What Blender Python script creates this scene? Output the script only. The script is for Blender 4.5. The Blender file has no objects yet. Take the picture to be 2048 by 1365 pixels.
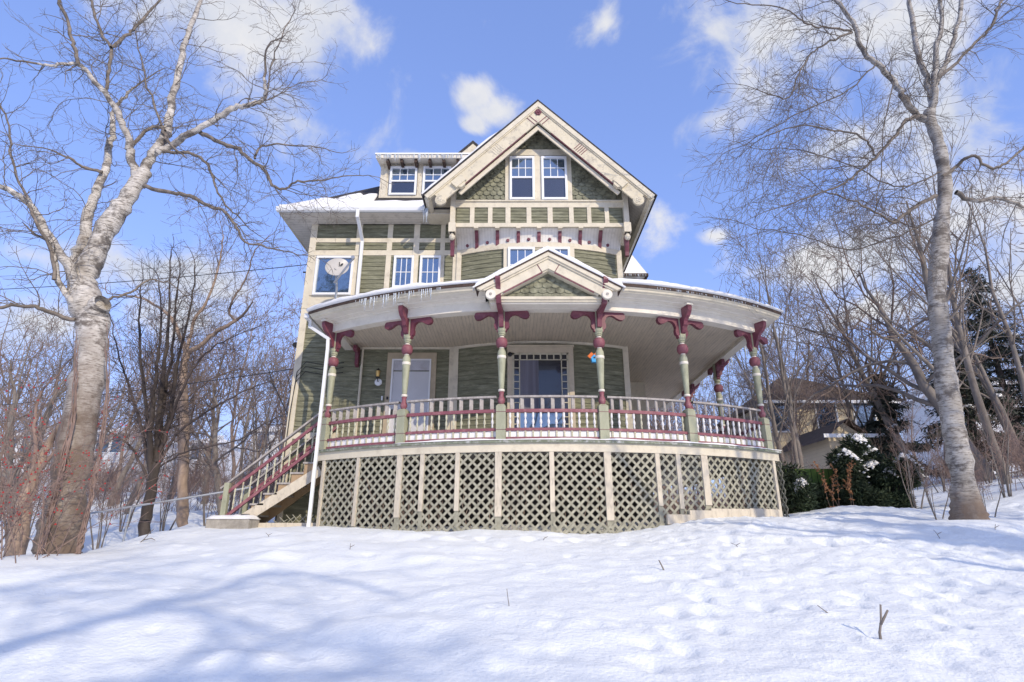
import bpy, math, random
import numpy as np
from mathutils import Vector, Matrix

# ------------------------------------------------------------------ camera, world, sun, exposure
S = bpy.context.scene
C = S.collection
rad = math.radians
F = 1150.0; PITCH = rad(18.7); cP, sP = math.cos(PITCH), math.sin(PITCH)
cam = bpy.data.objects.new('camera', bpy.data.cameras.new('camera')); C.objects.link(cam)
cam.data.sensor_width = 36.0; cam.data.lens = F / 2048 * 36
cam.data.clip_start = 0.05; cam.data.clip_end = 3000
cam.rotation_euler = (rad(90) + PITCH, 0, 0)
S.camera = cam

def ray(x, y):
    u = (x - 1024) / F; v = (682.5 - y) / F
    fw = cP - sP * v
    return u / fw, (sP + cP * v) / fw
def at(x, y, Y):
    a, b = ray(x, y); return (a * Y, Y, b * Y)

SUN_AZ, SUN_EL = rad(30), rad(28)      # from behind the camera, to its right
sdir = Vector((math.sin(SUN_AZ) * math.cos(SUN_EL), -math.cos(SUN_AZ) * math.cos(SUN_EL), math.sin(SUN_EL)))
sl = bpy.data.lights.new('sun', 'SUN'); sl.energy = 3.5; sl.angle = rad(0.55); sl.color = (1, 0.87, 0.66)
sun = bpy.data.objects.new('sun', sl); C.objects.link(sun)
sun.rotation_euler = sdir.to_track_quat('Z', 'Y').to_euler()

SKY_STRENGTH = 0.15
def make_world():
    w = bpy.data.worlds.new('World'); S.world = w; w.use_nodes = True
    nt = w.node_tree; N = nt.nodes; L = nt.links
    N.clear()
    out = N.new('ShaderNodeOutputWorld'); bg = N.new('ShaderNodeBackground')
    sky = N.new('ShaderNodeTexSky'); sky.sky_type = 'NISHITA'; sky.sun_disc = False
    sky.sun_elevation = SUN_EL; sky.sun_rotation = math.pi - SUN_AZ
    sky.altitude = 100; sky.air_density = 1.0; sky.dust_density = 0.6; sky.ozone_density = 2.5
    tc = N.new('ShaderNodeTexCoord')
    def dirv(x, y):
        a, b = ray(x, y); return Vector((a, 1, b)).normalized()
    acc = None
    blobs = [(500, 50, 190, 105), (585, 235, 120, 62), (640, 10, 60, 40), (950, 196, 26, 22), (985, 228, 36, 24), (950, 250, 20, 16), (1212, 50, 36, 44), (1500, 110, 150, 150), (1420, 240, 90, 40),
             (1560, 150, 120, 90), (1660, 300, 150, 44), (1318, 448, 46, 36), (1640, 520, 210, 62), (1860, 60, 230, 110), (1960, 220, 180, 110), (320, 545, 220, 40), (60, 510, 130, 26),
             (400, 640, 150, 40), (1900, 480, 240, 80), (60, 640, 150, 40), (1440, 470, 40, 16), (1750, 620, 300, 40), (850, 320, 40, 14),
             (-420, 300, 300, 120), (2500, 350, 350, 160), (2300, 0, 250, 150)]
    for x, y, rx, ry in blobs:
        rx *= 1.3; ry *= 1.3
        c = dirv(x, y); r = Vector((0, 0, 1)).cross(c).normalized() * -1; r = c.cross(Vector((0, 0, 1))).normalized(); u = r.cross(c).normalized()
        ax = (dirv(x + rx, y) - dirv(x - rx, y)).length / 2; ay = (dirv(x, y + ry) - dirv(x, y - ry)).length / 2
        cb = N.new('ShaderNodeCombineXYZ')
        for i, vec in enumerate((r / ax, u / ay, c * -2)):
            d = N.new('ShaderNodeVectorMath'); d.operation = 'DOT_PRODUCT'
            L.new(tc.outputs['Generated'], d.inputs[0]); d.inputs[1].default_value = vec
            if i == 2:
                ad = N.new('ShaderNodeMath'); ad.operation = 'ADD'; ad.inputs[1].default_value = 2
                L.new(d.outputs['Value'], ad.inputs[0]); L.new(ad.outputs[0], cb.inputs[i])
            else:
                L.new(d.outputs['Value'], cb.inputs[i])
        ln = N.new('ShaderNodeVectorMath'); ln.operation = 'LENGTH'; L.new(cb.outputs[0], ln.inputs[0])
        if acc is None: acc = ln.outputs['Value']
        else:
            mn = N.new('ShaderNodeMath'); mn.operation = 'SMOOTH_MIN'; mn.inputs[2].default_value = 0.3
            L.new(acc, mn.inputs[0]); L.new(ln.outputs['Value'], mn.inputs[1]); acc = mn.outputs[0]
    for cx, cz, cy, rr_ in ((0.2, 1.0, -0.35, .5), (1.0, .75, -.5, .45), (-1.0, .7, -.5, .42)):  # out-of-view clouds overhead and at the sides, added for whiter fill light
        c = Vector((cx, cy, cz)).normalized(); d = N.new('ShaderNodeVectorMath'); d.operation = 'DISTANCE'; L.new(tc.outputs['Generated'], d.inputs[0]); d.inputs[1].default_value = c
        dv = N.new('ShaderNodeMath'); dv.operation = 'DIVIDE'; dv.inputs[1].default_value = rr_; L.new(d.outputs['Value'], dv.inputs[0])
        mn = N.new('ShaderNodeMath'); mn.operation = 'SMOOTH_MIN'; mn.inputs[2].default_value = 0.3; L.new(acc, mn.inputs[0]); L.new(dv.outputs[0], mn.inputs[1]); acc = mn.outputs[0]
    def noise(scale, detail, rough=0.6):
        n = N.new('ShaderNodeTexNoise'); n.inputs['Scale'].default_value = scale; n.inputs['Detail'].default_value = detail
        n.inputs['Roughness'].default_value = rough; L.new(tc.outputs['Generated'], n.inputs['Vector']); return n
    n1 = noise(6.5, 12, 0.6); n1.inputs['Distortion'].default_value = 0.35
    def math_(op, a, b):
        m = N.new('ShaderNodeMath'); m.operation = op
        for i, q in enumerate((a, b)):
            if isinstance(q, (int, float)): m.inputs[i].default_value = q
            else: L.new(q, m.inputs[i])
        return m.outputs[0]
    dens = math_('SUBTRACT', 1.0, acc)
    dens = math_('ADD', dens, math_('MULTIPLY', math_('SUBTRACT', n1.outputs['Fac'], 0.5), 5.2))
    mr = N.new('ShaderNodeMapRange'); mr.interpolation_type = 'SMOOTHSTEP'
    mr.inputs[1].default_value = -0.25; mr.inputs[2].default_value = 1.05; L.new(dens, mr.inputs[0])
    fac = math_('MULTIPLY', mr.outputs[0], 0.98)
    n2 = noise(9, 6); cr = N.new('ShaderNodeValToRGB'); L.new(n2.outputs['Fac'], cr.inputs['Fac'])
    cr.color_ramp.elements[0].position = 0.3; cr.color_ramp.elements[0].color = (4.6, 5.0, 6.0, 1)
    cr.color_ramp.elements[1].position = 0.62; cr.color_ramp.elements[1].color = (6.3, 6.3, 6.5, 1)
    gain = N.new('ShaderNodeMix'); gain.data_type = 'RGBA'; gain.blend_type = 'MULTIPLY'; gain.inputs[0].default_value = 1
    gm = N.new('ShaderNodeGamma'); gm.inputs[1].default_value = 0.55; L.new(sky.outputs[0], gm.inputs[0])
    L.new(gm.outputs[0], gain.inputs[6]); gain.inputs[7].default_value = (2.15, 2.5, 3.95, 1)
    mx = N.new('ShaderNodeMix'); mx.data_type = 'RGBA'
    hz = N.new('ShaderNodeMix'); hz.data_type = 'RGBA'; spz = N.new('ShaderNodeSeparateXYZ'); L.new(tc.outputs['Generated'], spz.inputs[0])
    hr = N.new('ShaderNodeMapRange'); hr.inputs[1].default_value = 0.02; hr.inputs[2].default_value = 0.42; hr.inputs[3].default_value = 0.6; hr.inputs[4].default_value = 0.0; L.new(spz.outputs[2], hr.inputs[0])
    L.new(hr.outputs[0], hz.inputs[0]); L.new(gain.outputs[2], hz.inputs[6]); hz.inputs[7].default_value = (3.9, 4.6, 6.0, 1)
    L.new(fac, mx.inputs[0]); L.new(hz.outputs[2], mx.inputs[6]); L.new(cr.outputs[0], mx.inputs[7])
    L.new(mx.outputs[2], bg.inputs[0]); bg.inputs[1].default_value = SKY_STRENGTH
    L.new(bg.outputs[0], out.inputs[0])
make_world()
S.view_settings.view_transform = 'Standard'; S.view_settings.look = 'None'
S.view_settings.exposure = -0.17; S.view_settings.gamma = 1
S.render.resolution_x = 1024; S.render.resolution_y = 682
try:
    S.cycles.max_bounces = 6; S.cycles.use_denoising = True
except Exception: pass

# ------------------------------------------------------------------ helpers
def tag(o, label=None, cat=None, group=None, kind=None):
    if label: o['label'] = label
    if cat: o['category'] = cat
    if group: o['group'] = group
    if kind: o['kind'] = kind
    return o
def empty(name, loc=(0, 0, 0), rz=0, label=None, cat=None, group=None):
    o = bpy.data.objects.new(name, None); C.objects.link(o); o.location = loc; o.rotation_euler = (0, 0, rz)
    o.empty_display_size = 0.2
    return tag(o, label, cat, group)
def link(name, me, parent=None, loc=(0, 0, 0), rz=0, label=None):
    o = bpy.data.objects.new(name, me); C.objects.link(o); o.location = loc; o.rotation_euler = (0, 0, rz)
    if parent: o.parent = parent
    if label: o['label'] = label
    return o

class MB:
    def __init__(s): s.v = []; s.f = []; s.m = []; s.mi = 0
    def add(s, vs, fs):
        b = len(s.v); s.v.extend([tuple(p) for p in vs]); s.f.extend([tuple(i + b for i in f) for f in fs]); s.m.extend([s.mi] * len(fs)); return s
    def box(s, x0, x1, y0, y1, z0, z1):
        return s.add([(x0, y0, z0), (x1, y0, z0), (x1, y1, z0), (x0, y1, z0), (x0, y0, z1), (x1, y0, z1), (x1, y1, z1), (x0, y1, z1)],
                     [(0, 3, 2, 1), (4, 5, 6, 7), (0, 1, 5, 4), (1, 2, 6, 5), (2, 3, 7, 6), (3, 0, 4, 7)])
    def bar(s, p, q, w, h, up=(0, 0, 1)):
        p = Vector(p); q = Vector(q); d = (q - p).normalized(); up = Vector(up)
        sd = d.cross(up).normalized() * (w / 2); u = sd.cross(d).normalized() * (h / 2)
        vs = [p - sd - u, p + sd - u, p + sd + u, p - sd + u, q - sd - u, q + sd - u, q + sd + u, q - sd + u]
        return s.add(vs, [(0, 1, 2, 3), (7, 6, 5, 4), (0, 4, 5, 1), (1, 5, 6, 2), (2, 6, 7, 3), (3, 7, 4, 0)])
    def prism(s, poly, o, ux, uy, uz, t0, t1):
        o = Vector(o); ux = Vector(ux); uy = Vector(uy); uz = Vector(uz); n = len(poly)
        vs = [o + ux * a + uy * b + uz * t0 for a, b in poly] + [o + ux * a + uy * b + uz * t1 for a, b in poly]
        return s.add(vs, [tuple(range(n))[::-1], tuple(range(n, 2 * n))] + [(i, (i + 1) % n, n + (i + 1) % n, n + i) for i in range(n)])
    def lathe(s, prof, c=(0, 0, 0), n=14, axis='z'):
        vs = []
        for r, z in prof:
            for k in range(n):
                a = 2 * math.pi * k / n; x, y = r * math.cos(a), r * math.sin(a)
                vs.append((c[0] + x, c[1] + y, c[2] + z) if axis == 'z' else (c[0] + x, c[1] - z, c[2] + y))
        fs = [(i * n + k, i * n + (k + 1) % n, (i + 1) * n + (k + 1) % n, (i + 1) * n + k) for i in range(len(prof) - 1) for k in range(n)]
        fs += [tuple(range(n))[::-1], tuple(range((len(prof) - 1) * n, len(prof) * n))]
        return s.add(vs, fs)
    def tube(s, pts, rs, n=6):
        pts = [Vector(p) for p in pts]
        if not hasattr(rs, '__len__'): rs = [rs] * len(pts)
        vs = []; ref = Vector((0.31, 0.52, 0.79))
        for i, p in enumerate(pts):
            d = (pts[min(i + 1, len(pts) - 1)] - pts[max(i - 1, 0)]).normalized()
            a = d.cross(ref).normalized(); b = d.cross(a)
            for k in range(n):
                t = 2 * math.pi * k / n; vs.append(p + (a * math.cos(t) + b * math.sin(t)) * rs[i])
        fs = [(i * n + k, i * n + (k + 1) % n, (i + 1) * n + (k + 1) % n, (i + 1) * n + k) for i in range(len(pts) - 1) for k in range(n)]
        fs += [tuple(range(n))[::-1], tuple(range((len(pts) - 1) * n, len(pts) * n))]
        return s.add(vs, fs)
    def grid(s, rows):
        n = len(rows[0]); vs = [p for r in rows for p in r]
        return s.add(vs, [(i * n + k, i * n + k + 1, (i + 1) * n + k + 1, (i + 1) * n + k) for i in range(len(rows) - 1) for k in range(n - 1)])
    def mesh(s, name, mat, smooth=False, off=(0, 0, 0)):
        me = bpy.data.meshes.new(name)
        v = np.array(s.v, float).reshape(-1, 3) - np.array(off)
        me.from_pydata(v.tolist(), [], s.f)
        for m in (mat if isinstance(mat, (list, tuple)) else [mat]): me.materials.append(m)
        if isinstance(mat, (list, tuple)): me.polygons.foreach_set('material_index', s.m)
        if smooth: me.polygons.foreach_set('use_smooth', [True] * len(me.polygons))
        me.update(); return me
    def build(s, name, mat, parent=None, smooth=False, label=None, off=None):
        """mesh in world coordinates, parented: a part of a root gets location -root"""
        o = link(name, s.mesh(name, mat, smooth), parent, label=label)
        if parent is not None and parent.parent is None and parent.type == 'EMPTY': o.location = -Vector(parent.location)
        return o

def ssm(a, b, x):
    t = np.clip((x - a) / (b - a), 0, 1); return t * t * (3 - 2 * t)
_rng = np.random.RandomState(5); _lat = _rng.rand(256, 256)
def vnoise(x, y):
    xi = np.floor(x).astype(int); yi = np.floor(y).astype(int); fx = x - xi; fy = y - yi
    fx = fx * fx * (3 - 2 * fx); fy = fy * fy * (3 - 2 * fy)
    g = lambda a, b: _lat[a % 256, b % 256]
    return (g(xi, yi) * (1 - fx) + g(xi + 1, yi) * fx) * (1 - fy) + (g(xi, yi + 1) * (1 - fx) + g(xi + 1, yi + 1) * fx) * fy

# ------------------------------------------------------------------ materials
def mat(name, col, rough=0.7, var=0.15, scale=6.0, dirt=None, dirt_amt=0.0, dirt_scale=3.0, stretch=(1, 1, 1), bump=0.0, bscale=30.0, spec=0.4, metal=0.0, col2=None):
    m = bpy.data.materials.new(name); m.use_nodes = True
    nt = m.node_tree; N = nt.nodes; L = nt.links; b = N['Principled BSDF']
    b.inputs['Roughness'].default_value = rough; b.inputs['Metallic'].default_value = metal
    b.inputs['Specular IOR Level'].default_value = spec
    tc = N.new('ShaderNodeTexCoord'); mp = N.new('ShaderNodeMapping'); mp.inputs['Scale'].default_value = stretch
    L.new(tc.outputs['Object'], mp.inputs[0])
    n = N.new('ShaderNodeTexNoise'); n.inputs['Scale'].default_value = scale; n.inputs['Detail'].default_value = 6; n.inputs['Roughness'].default_value = 0.65
    L.new(mp.outputs[0], n.inputs['Vector'])
    cr = N.new('ShaderNodeValToRGB'); L.new(n.outputs['Fac'], cr.inputs['Fac'])
    lo = [c * (1 - var) for c in col]; hi = [min(1, c * (1 + var)) for c in (col2 or col)]
    cr.color_ramp.elements[0].position = 0.32; cr.color_ramp.elements[0].color = (*lo, 1)
    cr.color_ramp.elements[1].position = 0.68; cr.color_ramp.elements[1].color = (*hi, 1)
    last = cr.outputs[0]
    if dirt:
        n2 = N.new('ShaderNodeTexNoise'); n2.inputs['Scale'].default_value = dirt_scale; n2.inputs['Detail'].default_value = 9; n2.inputs['Roughness'].default_value = 0.72
        L.new(mp.outputs[0], n2.inputs['Vector'])
        mr = N.new('ShaderNodeMapRange'); mr.inputs[1].default_value = 0.5; mr.inputs[2].default_value = 0.68; mr.inputs[4].default_value = dirt_amt
        L.new(n2.outputs['Fac'], mr.inputs[0])
        mx = N.new('ShaderNodeMix'); mx.data_type = 'RGBA'; L.new(mr.outputs[0], mx.inputs[0]); L.new(last, mx.inputs[6]); mx.inputs[7].default_value = (*dirt, 1)
        last = mx.outputs[2]
    L.new(last, b.inputs['Base Color'])
    if bump:
        n3 = N.new('ShaderNodeTexNoise'); n3.inputs['Scale'].default_value = bscale; n3.inputs['Detail'].default_value = 6
        L.new(mp.outputs[0], n3.inputs['Vector'])
        bp = N.new('ShaderNodeBump'); bp.inputs['Strength'].default_value = bump; bp.inputs['Distance'].default_value = 0.02
        L.new(n3.outputs['Fac'], bp.inputs['Height']); L.new(bp.outputs[0], b.inputs['Normal'])
    return m
def boards(m, axis, width, depth=0.6, dark=0.45):
    """grooves between narrow boards along one axis, as colour lines and a bump"""
    nt = m.node_tree; N = nt.nodes; L = nt.links; b = N['Principled BSDF']
    tc = N.new('ShaderNodeTexCoord'); sp = N.new('ShaderNodeSeparateXYZ'); L.new(tc.outputs['Object'], sp.inputs[0])
    d = N.new('ShaderNodeMath'); d.operation = 'DIVIDE'; d.inputs[1].default_value = width; L.new(sp.outputs[axis], d.inputs[0])
    fr = N.new('ShaderNodeMath'); fr.operation = 'FRACT'; L.new(d.outputs[0], fr.inputs[0])
    lt = N.new('ShaderNodeMath'); lt.operation = 'LESS_THAN'; lt.inputs[1].default_value = 0.12; L.new(fr.outputs[0], lt.inputs[0])
    old = b.inputs['Base Color'].links[0].from_socket
    mx = N.new('ShaderNodeMix'); mx.data_type = 'RGBA'; mx.blend_type = 'MULTIPLY'; mx.inputs[7].default_value = (dark, dark, dark, 1)
    ml = N.new('ShaderNodeMath'); ml.operation = 'MULTIPLY'; ml.inputs[1].default_value = depth; L.new(lt.outputs[0], ml.inputs[0])
    L.new(ml.outputs[0], mx.inputs[0]); L.new(old, mx.inputs[6]); L.new(mx.outputs[2], b.inputs['Base Color'])
    return m
def glass_mat(name, col, mixv, rough=0.03):
    m = bpy.data.materials.new(name); m.use_nodes = True; nt = m.node_tree; N = nt.nodes; L = nt.links
    b = N['Principled BSDF']; b.inputs['Base Color'].default_value = (*col, 1); b.inputs['Roughness'].default_value = 0.25
    g = N.new('ShaderNodeBsdfGlossy'); g.inputs['Roughness'].default_value = rough; g.inputs['Color'].default_value = (0.75, 0.88, 1, 1)
    tc = N.new('ShaderNodeTexCoord'); n = N.new('ShaderNodeTexNoise'); n.inputs['Scale'].default_value = 1.7; L.new(tc.outputs['Object'], n.inputs['Vector'])
    bp = N.new('ShaderNodeBump'); bp.inputs['Strength'].default_value = 0.12; bp.inputs['Distance'].default_value = 0.05; L.new(n.outputs['Fac'], bp.inputs['Height']); L.new(bp.outputs[0], g.inputs['Normal'])
    mx = N.new('ShaderNodeMixShader'); mx.inputs[0].default_value = mixv
    L.new(b.outputs[0], mx.inputs[1]); L.new(g.outputs[0], mx.inputs[2]); L.new(mx.outputs[0], N['Material Output'].inputs[0])
    return m
DIRT = (0.16, 0.14, 0.11)
M = {}
M['snow'] = mat('snow', (0.835, 0.86, 0.865), 0.75, 0.02, 2.0, bump=0.65, bscale=26, spec=0.3)
M['roof_snow'] = mat('roof_snow', (0.87, 0.86, 0.85), 0.75, 0.03, 2.0, bump=0.3, bscale=14, spec=0.3)
M['siding'] = mat('green_siding', (0.18, 0.178, 0.117), 0.75, 0.3, 3.0, (0.40, 0.395, 0.285), 0.7, 2.6, (1, 1, 6), 0.15, 40)
M['shingle'] = mat('green_shingle', (0.20, 0.198, 0.138), 0.8, 0.5, 5.0, (0.40, 0.39, 0.285), 0.6, 7, (1, 1, 1), 0.3, 40)
M['trim'] = mat('cream_trim', (0.67, 0.605, 0.475), 0.65, 0.07, 3.0, (0.36, 0.31, 0.25), 0.45, 5, (1, 1, 1), 0.1, 50)
M['rake'] = mat('worn_cream', (0.66, 0.59, 0.445), 0.7, 0.08, 3.0, (0.27, 0.25, 0.22), 0.75, 6, (1, 1, 1), 0.15, 50)
M['peel'] = mat('peeling_cream', (0.66, 0.60, 0.48), 0.75, 0.10, 3.0, (0.17, 0.12, 0.08), 0.85, 11, (2, 2, 1), 0.2, 50)
M['beam'] = mat('pale_cream', (0.74, 0.69, 0.60), 0.65, 0.06, 3.0, (0.48, 0.43, 0.36), 0.3, 5)
M['ceil'] = boards(mat('beadboard', (0.60, 0.52, 0.41), 0.7, 0.08, 2.0, (0.30, 0.27, 0.22), 0.5, 3.5, (5, 0.6, 1)), 0, 0.075, 0.5)
M['soffit'] = boards(mat('soffit_boards', (0.60, 0.56, 0.50), 0.7, 0.08, 2.0, (0.28, 0.25, 0.21), 0.6, 5), 1, 0.12, 0.5)
M['cove'] = boards(mat('cove_boards', (0.74, 0.71, 0.66), 0.7, 0.06, 2.0, (0.45, 0.42, 0.36), 0.4, 5), 0, 0.075, 0.35)
M['red'] = mat('burgundy_paint', (0.155, 0.042, 0.062), 0.5, 0.16, 5.0, (0.33, 0.17, 0.18), 0.4, 6, spec=0.45)
M['pink'] = mat('faded_burgundy', (0.235, 0.08, 0.10), 0.55, 0.15, 6.0, (0.46, 0.27, 0.26), 0.5, 7)
M['sage'] = mat('sage_paint', (0.37, 0.375, 0.265), 0.6, 0.16, 5.0, (0.20, 0.21, 0.14), 0.6, 6, (1, 1, 0.4))
M['bal'] = mat('chipped_baluster', (0.52, 0.51, 0.38), 0.7, 0.2, 25.0, (0.33, 0.15, 0.13), 0.6, 14)
M['white_bal'] = mat('snowy_baluster', (0.78, 0.77, 0.76), 0.7, 0.1, 25.0, (0.33, 0.15, 0.15), 0.6, 14)
M['grey_wood'] = mat('weathered_wood', (0.36, 0.33, 0.31), 0.85, 0.3, 14.0, (0.62, 0.58, 0.53), 0.5, 9, (1, 1, 0.3))
M['lattice'] = mat('lattice_wood', (0.35, 0.335, 0.26), 0.8, 0.25, 7.0, (0.20, 0.19, 0.15), 0.6, 5)
M['batten'] = mat('worn_batten', (0.62, 0.55, 0.44), 0.75, 0.1, 6.0, (0.26, 0.23, 0.19), 0.6, 14, (1, 1, 0.35))
M['stairwood'] = mat('bare_stair_wood', (0.40, 0.28, 0.17), 0.8, 0.2, 6.0, (0.24, 0.16, 0.10), 0.5, 6)
M['white'] = mat('white_vinyl', (0.80, 0.81, 0.83), 0.4, 0.03, 3.0)
M['door'] = mat('door_paint', (0.60, 0.60, 0.63), 0.5, 0.04, 3.0)
M['metal_white'] = mat('white_downspout', (0.78, 0.79, 0.80), 0.35, 0.03, 3.0)
M['roofing'] = mat('dark_shingle_roof', (0.045, 0.042, 0.045), 0.9, 0.4, 12.0, bump=0.4, bscale=18)
M['dark_edge'] = mat('dark_drip_edge', (0.07, 0.045, 0.035), 0.8, 0.4, 9.0)
M['glass'] = glass_mat('blue_glass', (0.03, 0.055, 0.09), 0.27)
M['screen'] = glass_mat('screened_glass', (0.025, 0.03, 0.05), 0.07, 0.12)
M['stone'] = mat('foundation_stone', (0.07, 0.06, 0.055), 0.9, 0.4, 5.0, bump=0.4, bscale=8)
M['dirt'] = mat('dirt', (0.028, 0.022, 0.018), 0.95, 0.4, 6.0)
M['concrete'] = mat('concrete', (0.36, 0.33, 0.29), 0.9, 0.25, 8.0, (0.22, 0.2, 0.17), 0.5, 5, bump=0.4, bscale=25)
M['black'] = mat('black_metal', (0.02, 0.02, 0.022), 0.5, 0.2, 5.0)
M['steel'] = mat('galvanised_steel', (0.42, 0.43, 0.44), 0.4, 0.1, 5.0, metal=0.7)
M['dish'] = mat('dish_grey', (0.50, 0.48, 0.46), 0.4, 0.04, 5.0, (0.45, 0.4, 0.36), 0.4, 5)
M['brass'] = mat('brass', (0.65, 0.42, 0.15), 0.3, 0.1, 5.0, metal=0.9)
M['blue'] = mat('sky_blue_plastic', (0.05, 0.38, 0.78), 0.4, 0.05, 5.0)
M['orange'] = mat('orange_plastic', (0.75, 0.17, 0.03), 0.4, 0.05, 5.0)
M['bark'] = mat('brown_bark', (0.20, 0.172, 0.15), 0.9, 0.35, 6.0, (0.27, 0.24, 0.21), 0.5, 4, (1, 1, 0.4), 0.5, 18)
M['bark_dark'] = mat('dark_bark', (0.060, 0.048, 0.042), 0.9, 0.35, 6.0, (0.12, 0.10, 0.09), 0.5, 4, (1, 1, 0.4), 0.5, 18)
M['bark_tan'] = mat('tan_bark', (0.34, 0.25, 0.19), 0.9, 0.25, 6.0, (0.18, 0.13, 0.1), 0.5, 4, (1, 1, 0.4), 0.5, 18)
M['limb'] = mat('lichen_twig', (0.185, 0.155, 0.13), 0.85, 0.45, 9.0)
M['far_twig'] = mat('far_twig', (0.27, 0.205, 0.175), 0.85, 0.35, 0.4)
M['twig'] = mat('twig_bark', (0.19, 0.14, 0.112), 0.85, 0.3, 3.0)
M['twig_red'] = mat('reddish_twig', (0.27, 0.19, 0.16), 0.85, 0.3, 3.0)
M['twig_grey'] = mat('grey_twig', (0.215, 0.18, 0.155), 0.85, 0.3, 3.0)
M['twig_dark'] = mat('dark_twig', (0.085, 0.065, 0.06), 0.85, 0.3, 3.0)
M['berry'] = mat('red_berry', (0.45, 0.03, 0.03), 0.4, 0.2, 3.0)
M['needle'] = mat('dark_needles', (0.03, 0.047, 0.022), 0.7, 0.45, 1.6)
M['conifer'] = mat('conifer_needles', (0.05, 0.058, 0.042), 0.7, 0.4, 1.2)
M['dead_leaf'] = mat('dead_leaf', (0.35, 0.17, 0.08), 0.8, 0.3, 3.0)
M['green_fence'] = boards(mat('mossy_green_boards', (0.13, 0.21, 0.04), 0.8, 0.35, 3.0, (0.03, 0.04, 0.015), 0.6, 3), 0, 0.14, 0.9, 0.2)
M['beige_wall'] = boards(mat('beige_vinyl', (0.62, 0.52, 0.36), 0.7, 0.06, 2.0), 2, 0.14, 0.4, 0.7)
M['white_wall'] = boards(mat('white_clapboard', (0.66, 0.67, 0.70), 0.7, 0.06, 2.0), 2, 0.14, 0.4, 0.7)
M['brown_roof'] = mat('brown_roof', (0.085, 0.06, 0.045), 0.9, 0.3, 6.0)

def birch_mat(name, low, tone=1.0):
    m = bpy.data.materials.new(name); m.use_nodes = True; nt = m.node_tree; N = nt.nodes; L = nt.links; b = N['Principled BSDF']
    b.inputs['Roughness'].default_value = 0.75
    tc = N.new('ShaderNodeTexCoord')
    def nz(sc, st, det=6, ro=0.6):
        mp = N.new('ShaderNodeMapping'); mp.inputs['Scale'].default_value = st; L.new(tc.outputs['Object'], mp.inputs[0])
        n = N.new('ShaderNodeTexNoise'); n.inputs['Scale'].default_value = sc; n.inputs['Detail'].default_value = det; n.inputs['Roughness'].default_value = ro
        L.new(mp.outputs[0], n.inputs['Vector']); return n.outputs['Fac']
    def rng(fac, a, c_, lo=0.0, hi=1.0):
        r = N.new('ShaderNodeMapRange'); r.inputs[1].default_value = a; r.inputs[2].default_value = c_; r.inputs[3].default_value = lo; r.inputs[4].default_value = hi
        L.new(fac, r.inputs[0]); return r.outputs[0]
    def mix(fac, a, b_):
        x = N.new('ShaderNodeMix'); x.data_type = 'RGBA'
        L.new(fac, x.inputs[0])
        for i, q in ((6, a), (7, b_)):
            if isinstance(q, tuple): x.inputs[i].default_value = (*q, 1)
            else: L.new(q, x.inputs[i])
        return x.outputs[2]
    base = mix(rng(nz(2.2, (1, 1, 1)), 0.35, 0.65), tuple(c * tone for c in (0.44, 0.40, 0.35)), tuple(c * tone for c in (0.74, 0.70, 0.65)))
    base = mix(rng(nz(7, (1.2, 1.2, 9), 5), 0.52, 0.62, 0, 0.85), base, (0.11, 0.09, 0.075))      # dark lenticel bands
    base = mix(rng(nz(3.0, (1, 1, 1.4), 8, 0.7), 0.50, 0.60, 0, 0.85), base, (0.085, 0.07, 0.06))    # dark patches
    sp = N.new('ShaderNodeSeparateXYZ'); L.new(tc.outputs['Object'], sp.inputs[0])
    old = N.new('ShaderNodeMath'); old.operation = 'ADD'; L.new(rng(sp.outputs[2], low * 0.45, low * 1.15, 0.85, 0.0), old.inputs[0])
    L.new(rng(nz(2.5, (1, 1, 0.7), 8, 0.7), 0.35, 0.65, -0.25, 0.35), old.inputs[1]); old.use_clamp = True
    base = mix(old.outputs[0], base, (0.17, 0.125, 0.095))
    L.new(base, b.inputs['Base Color'])
    bp = N.new('ShaderNodeBump'); bp.inputs['Strength'].default_value = 0.5; bp.inputs['Distance'].default_value = 0.03
    L.new(nz(14, (1, 1, 2.5), 8, 0.7), bp.inputs['Height']); L.new(bp.outputs[0], b.inputs['Normal'])
    return m
M['birch'] = birch_mat('birch_bark', 3.2)
M['birch_b'] = birch_mat('grey_birch_bark', 0.5, 0.70)

# ------------------------------------------------------------------ terrain
def base_h(x, y):
    x = np.asarray(x, float); y = np.asarray(y, float)
    a = -1.62 + 0.162 * y; b = 0.17 + 0.012 * (y - 11)
    k = 0.16; hh = np.clip(0.5 + 0.5 * (b - a) / k, 0, 1); z = b * (1 - hh) + a * hh - k * hh * (1 - hh)
    z = np.maximum(z, -2.6 + 0 * y)
    z = z + 0.055 * np.clip(x - 1.2, 0, 6) * ssm(6, 10, y) + 0.17 * np.clip(x - 8.6, 0, 9) * ssm(7, 13, y)
    e = -5.9 - 0.12 * (11 - np.minimum(y, 13))
    z = z - 1.05 * ssm(0, 3.2, e - x) * ssm(2, 8, y + 2)
    z = z + 0.135 * np.clip(y - 12.5, 0, 24) * ssm(4.5, 8, -x)
    z = z + ssm(40, 200, np.hypot(x, y)) * 3.0
    return z
MOUNDS = [at(114, 1108, 8.9), at(1937, 1040, 9.6)]
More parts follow.
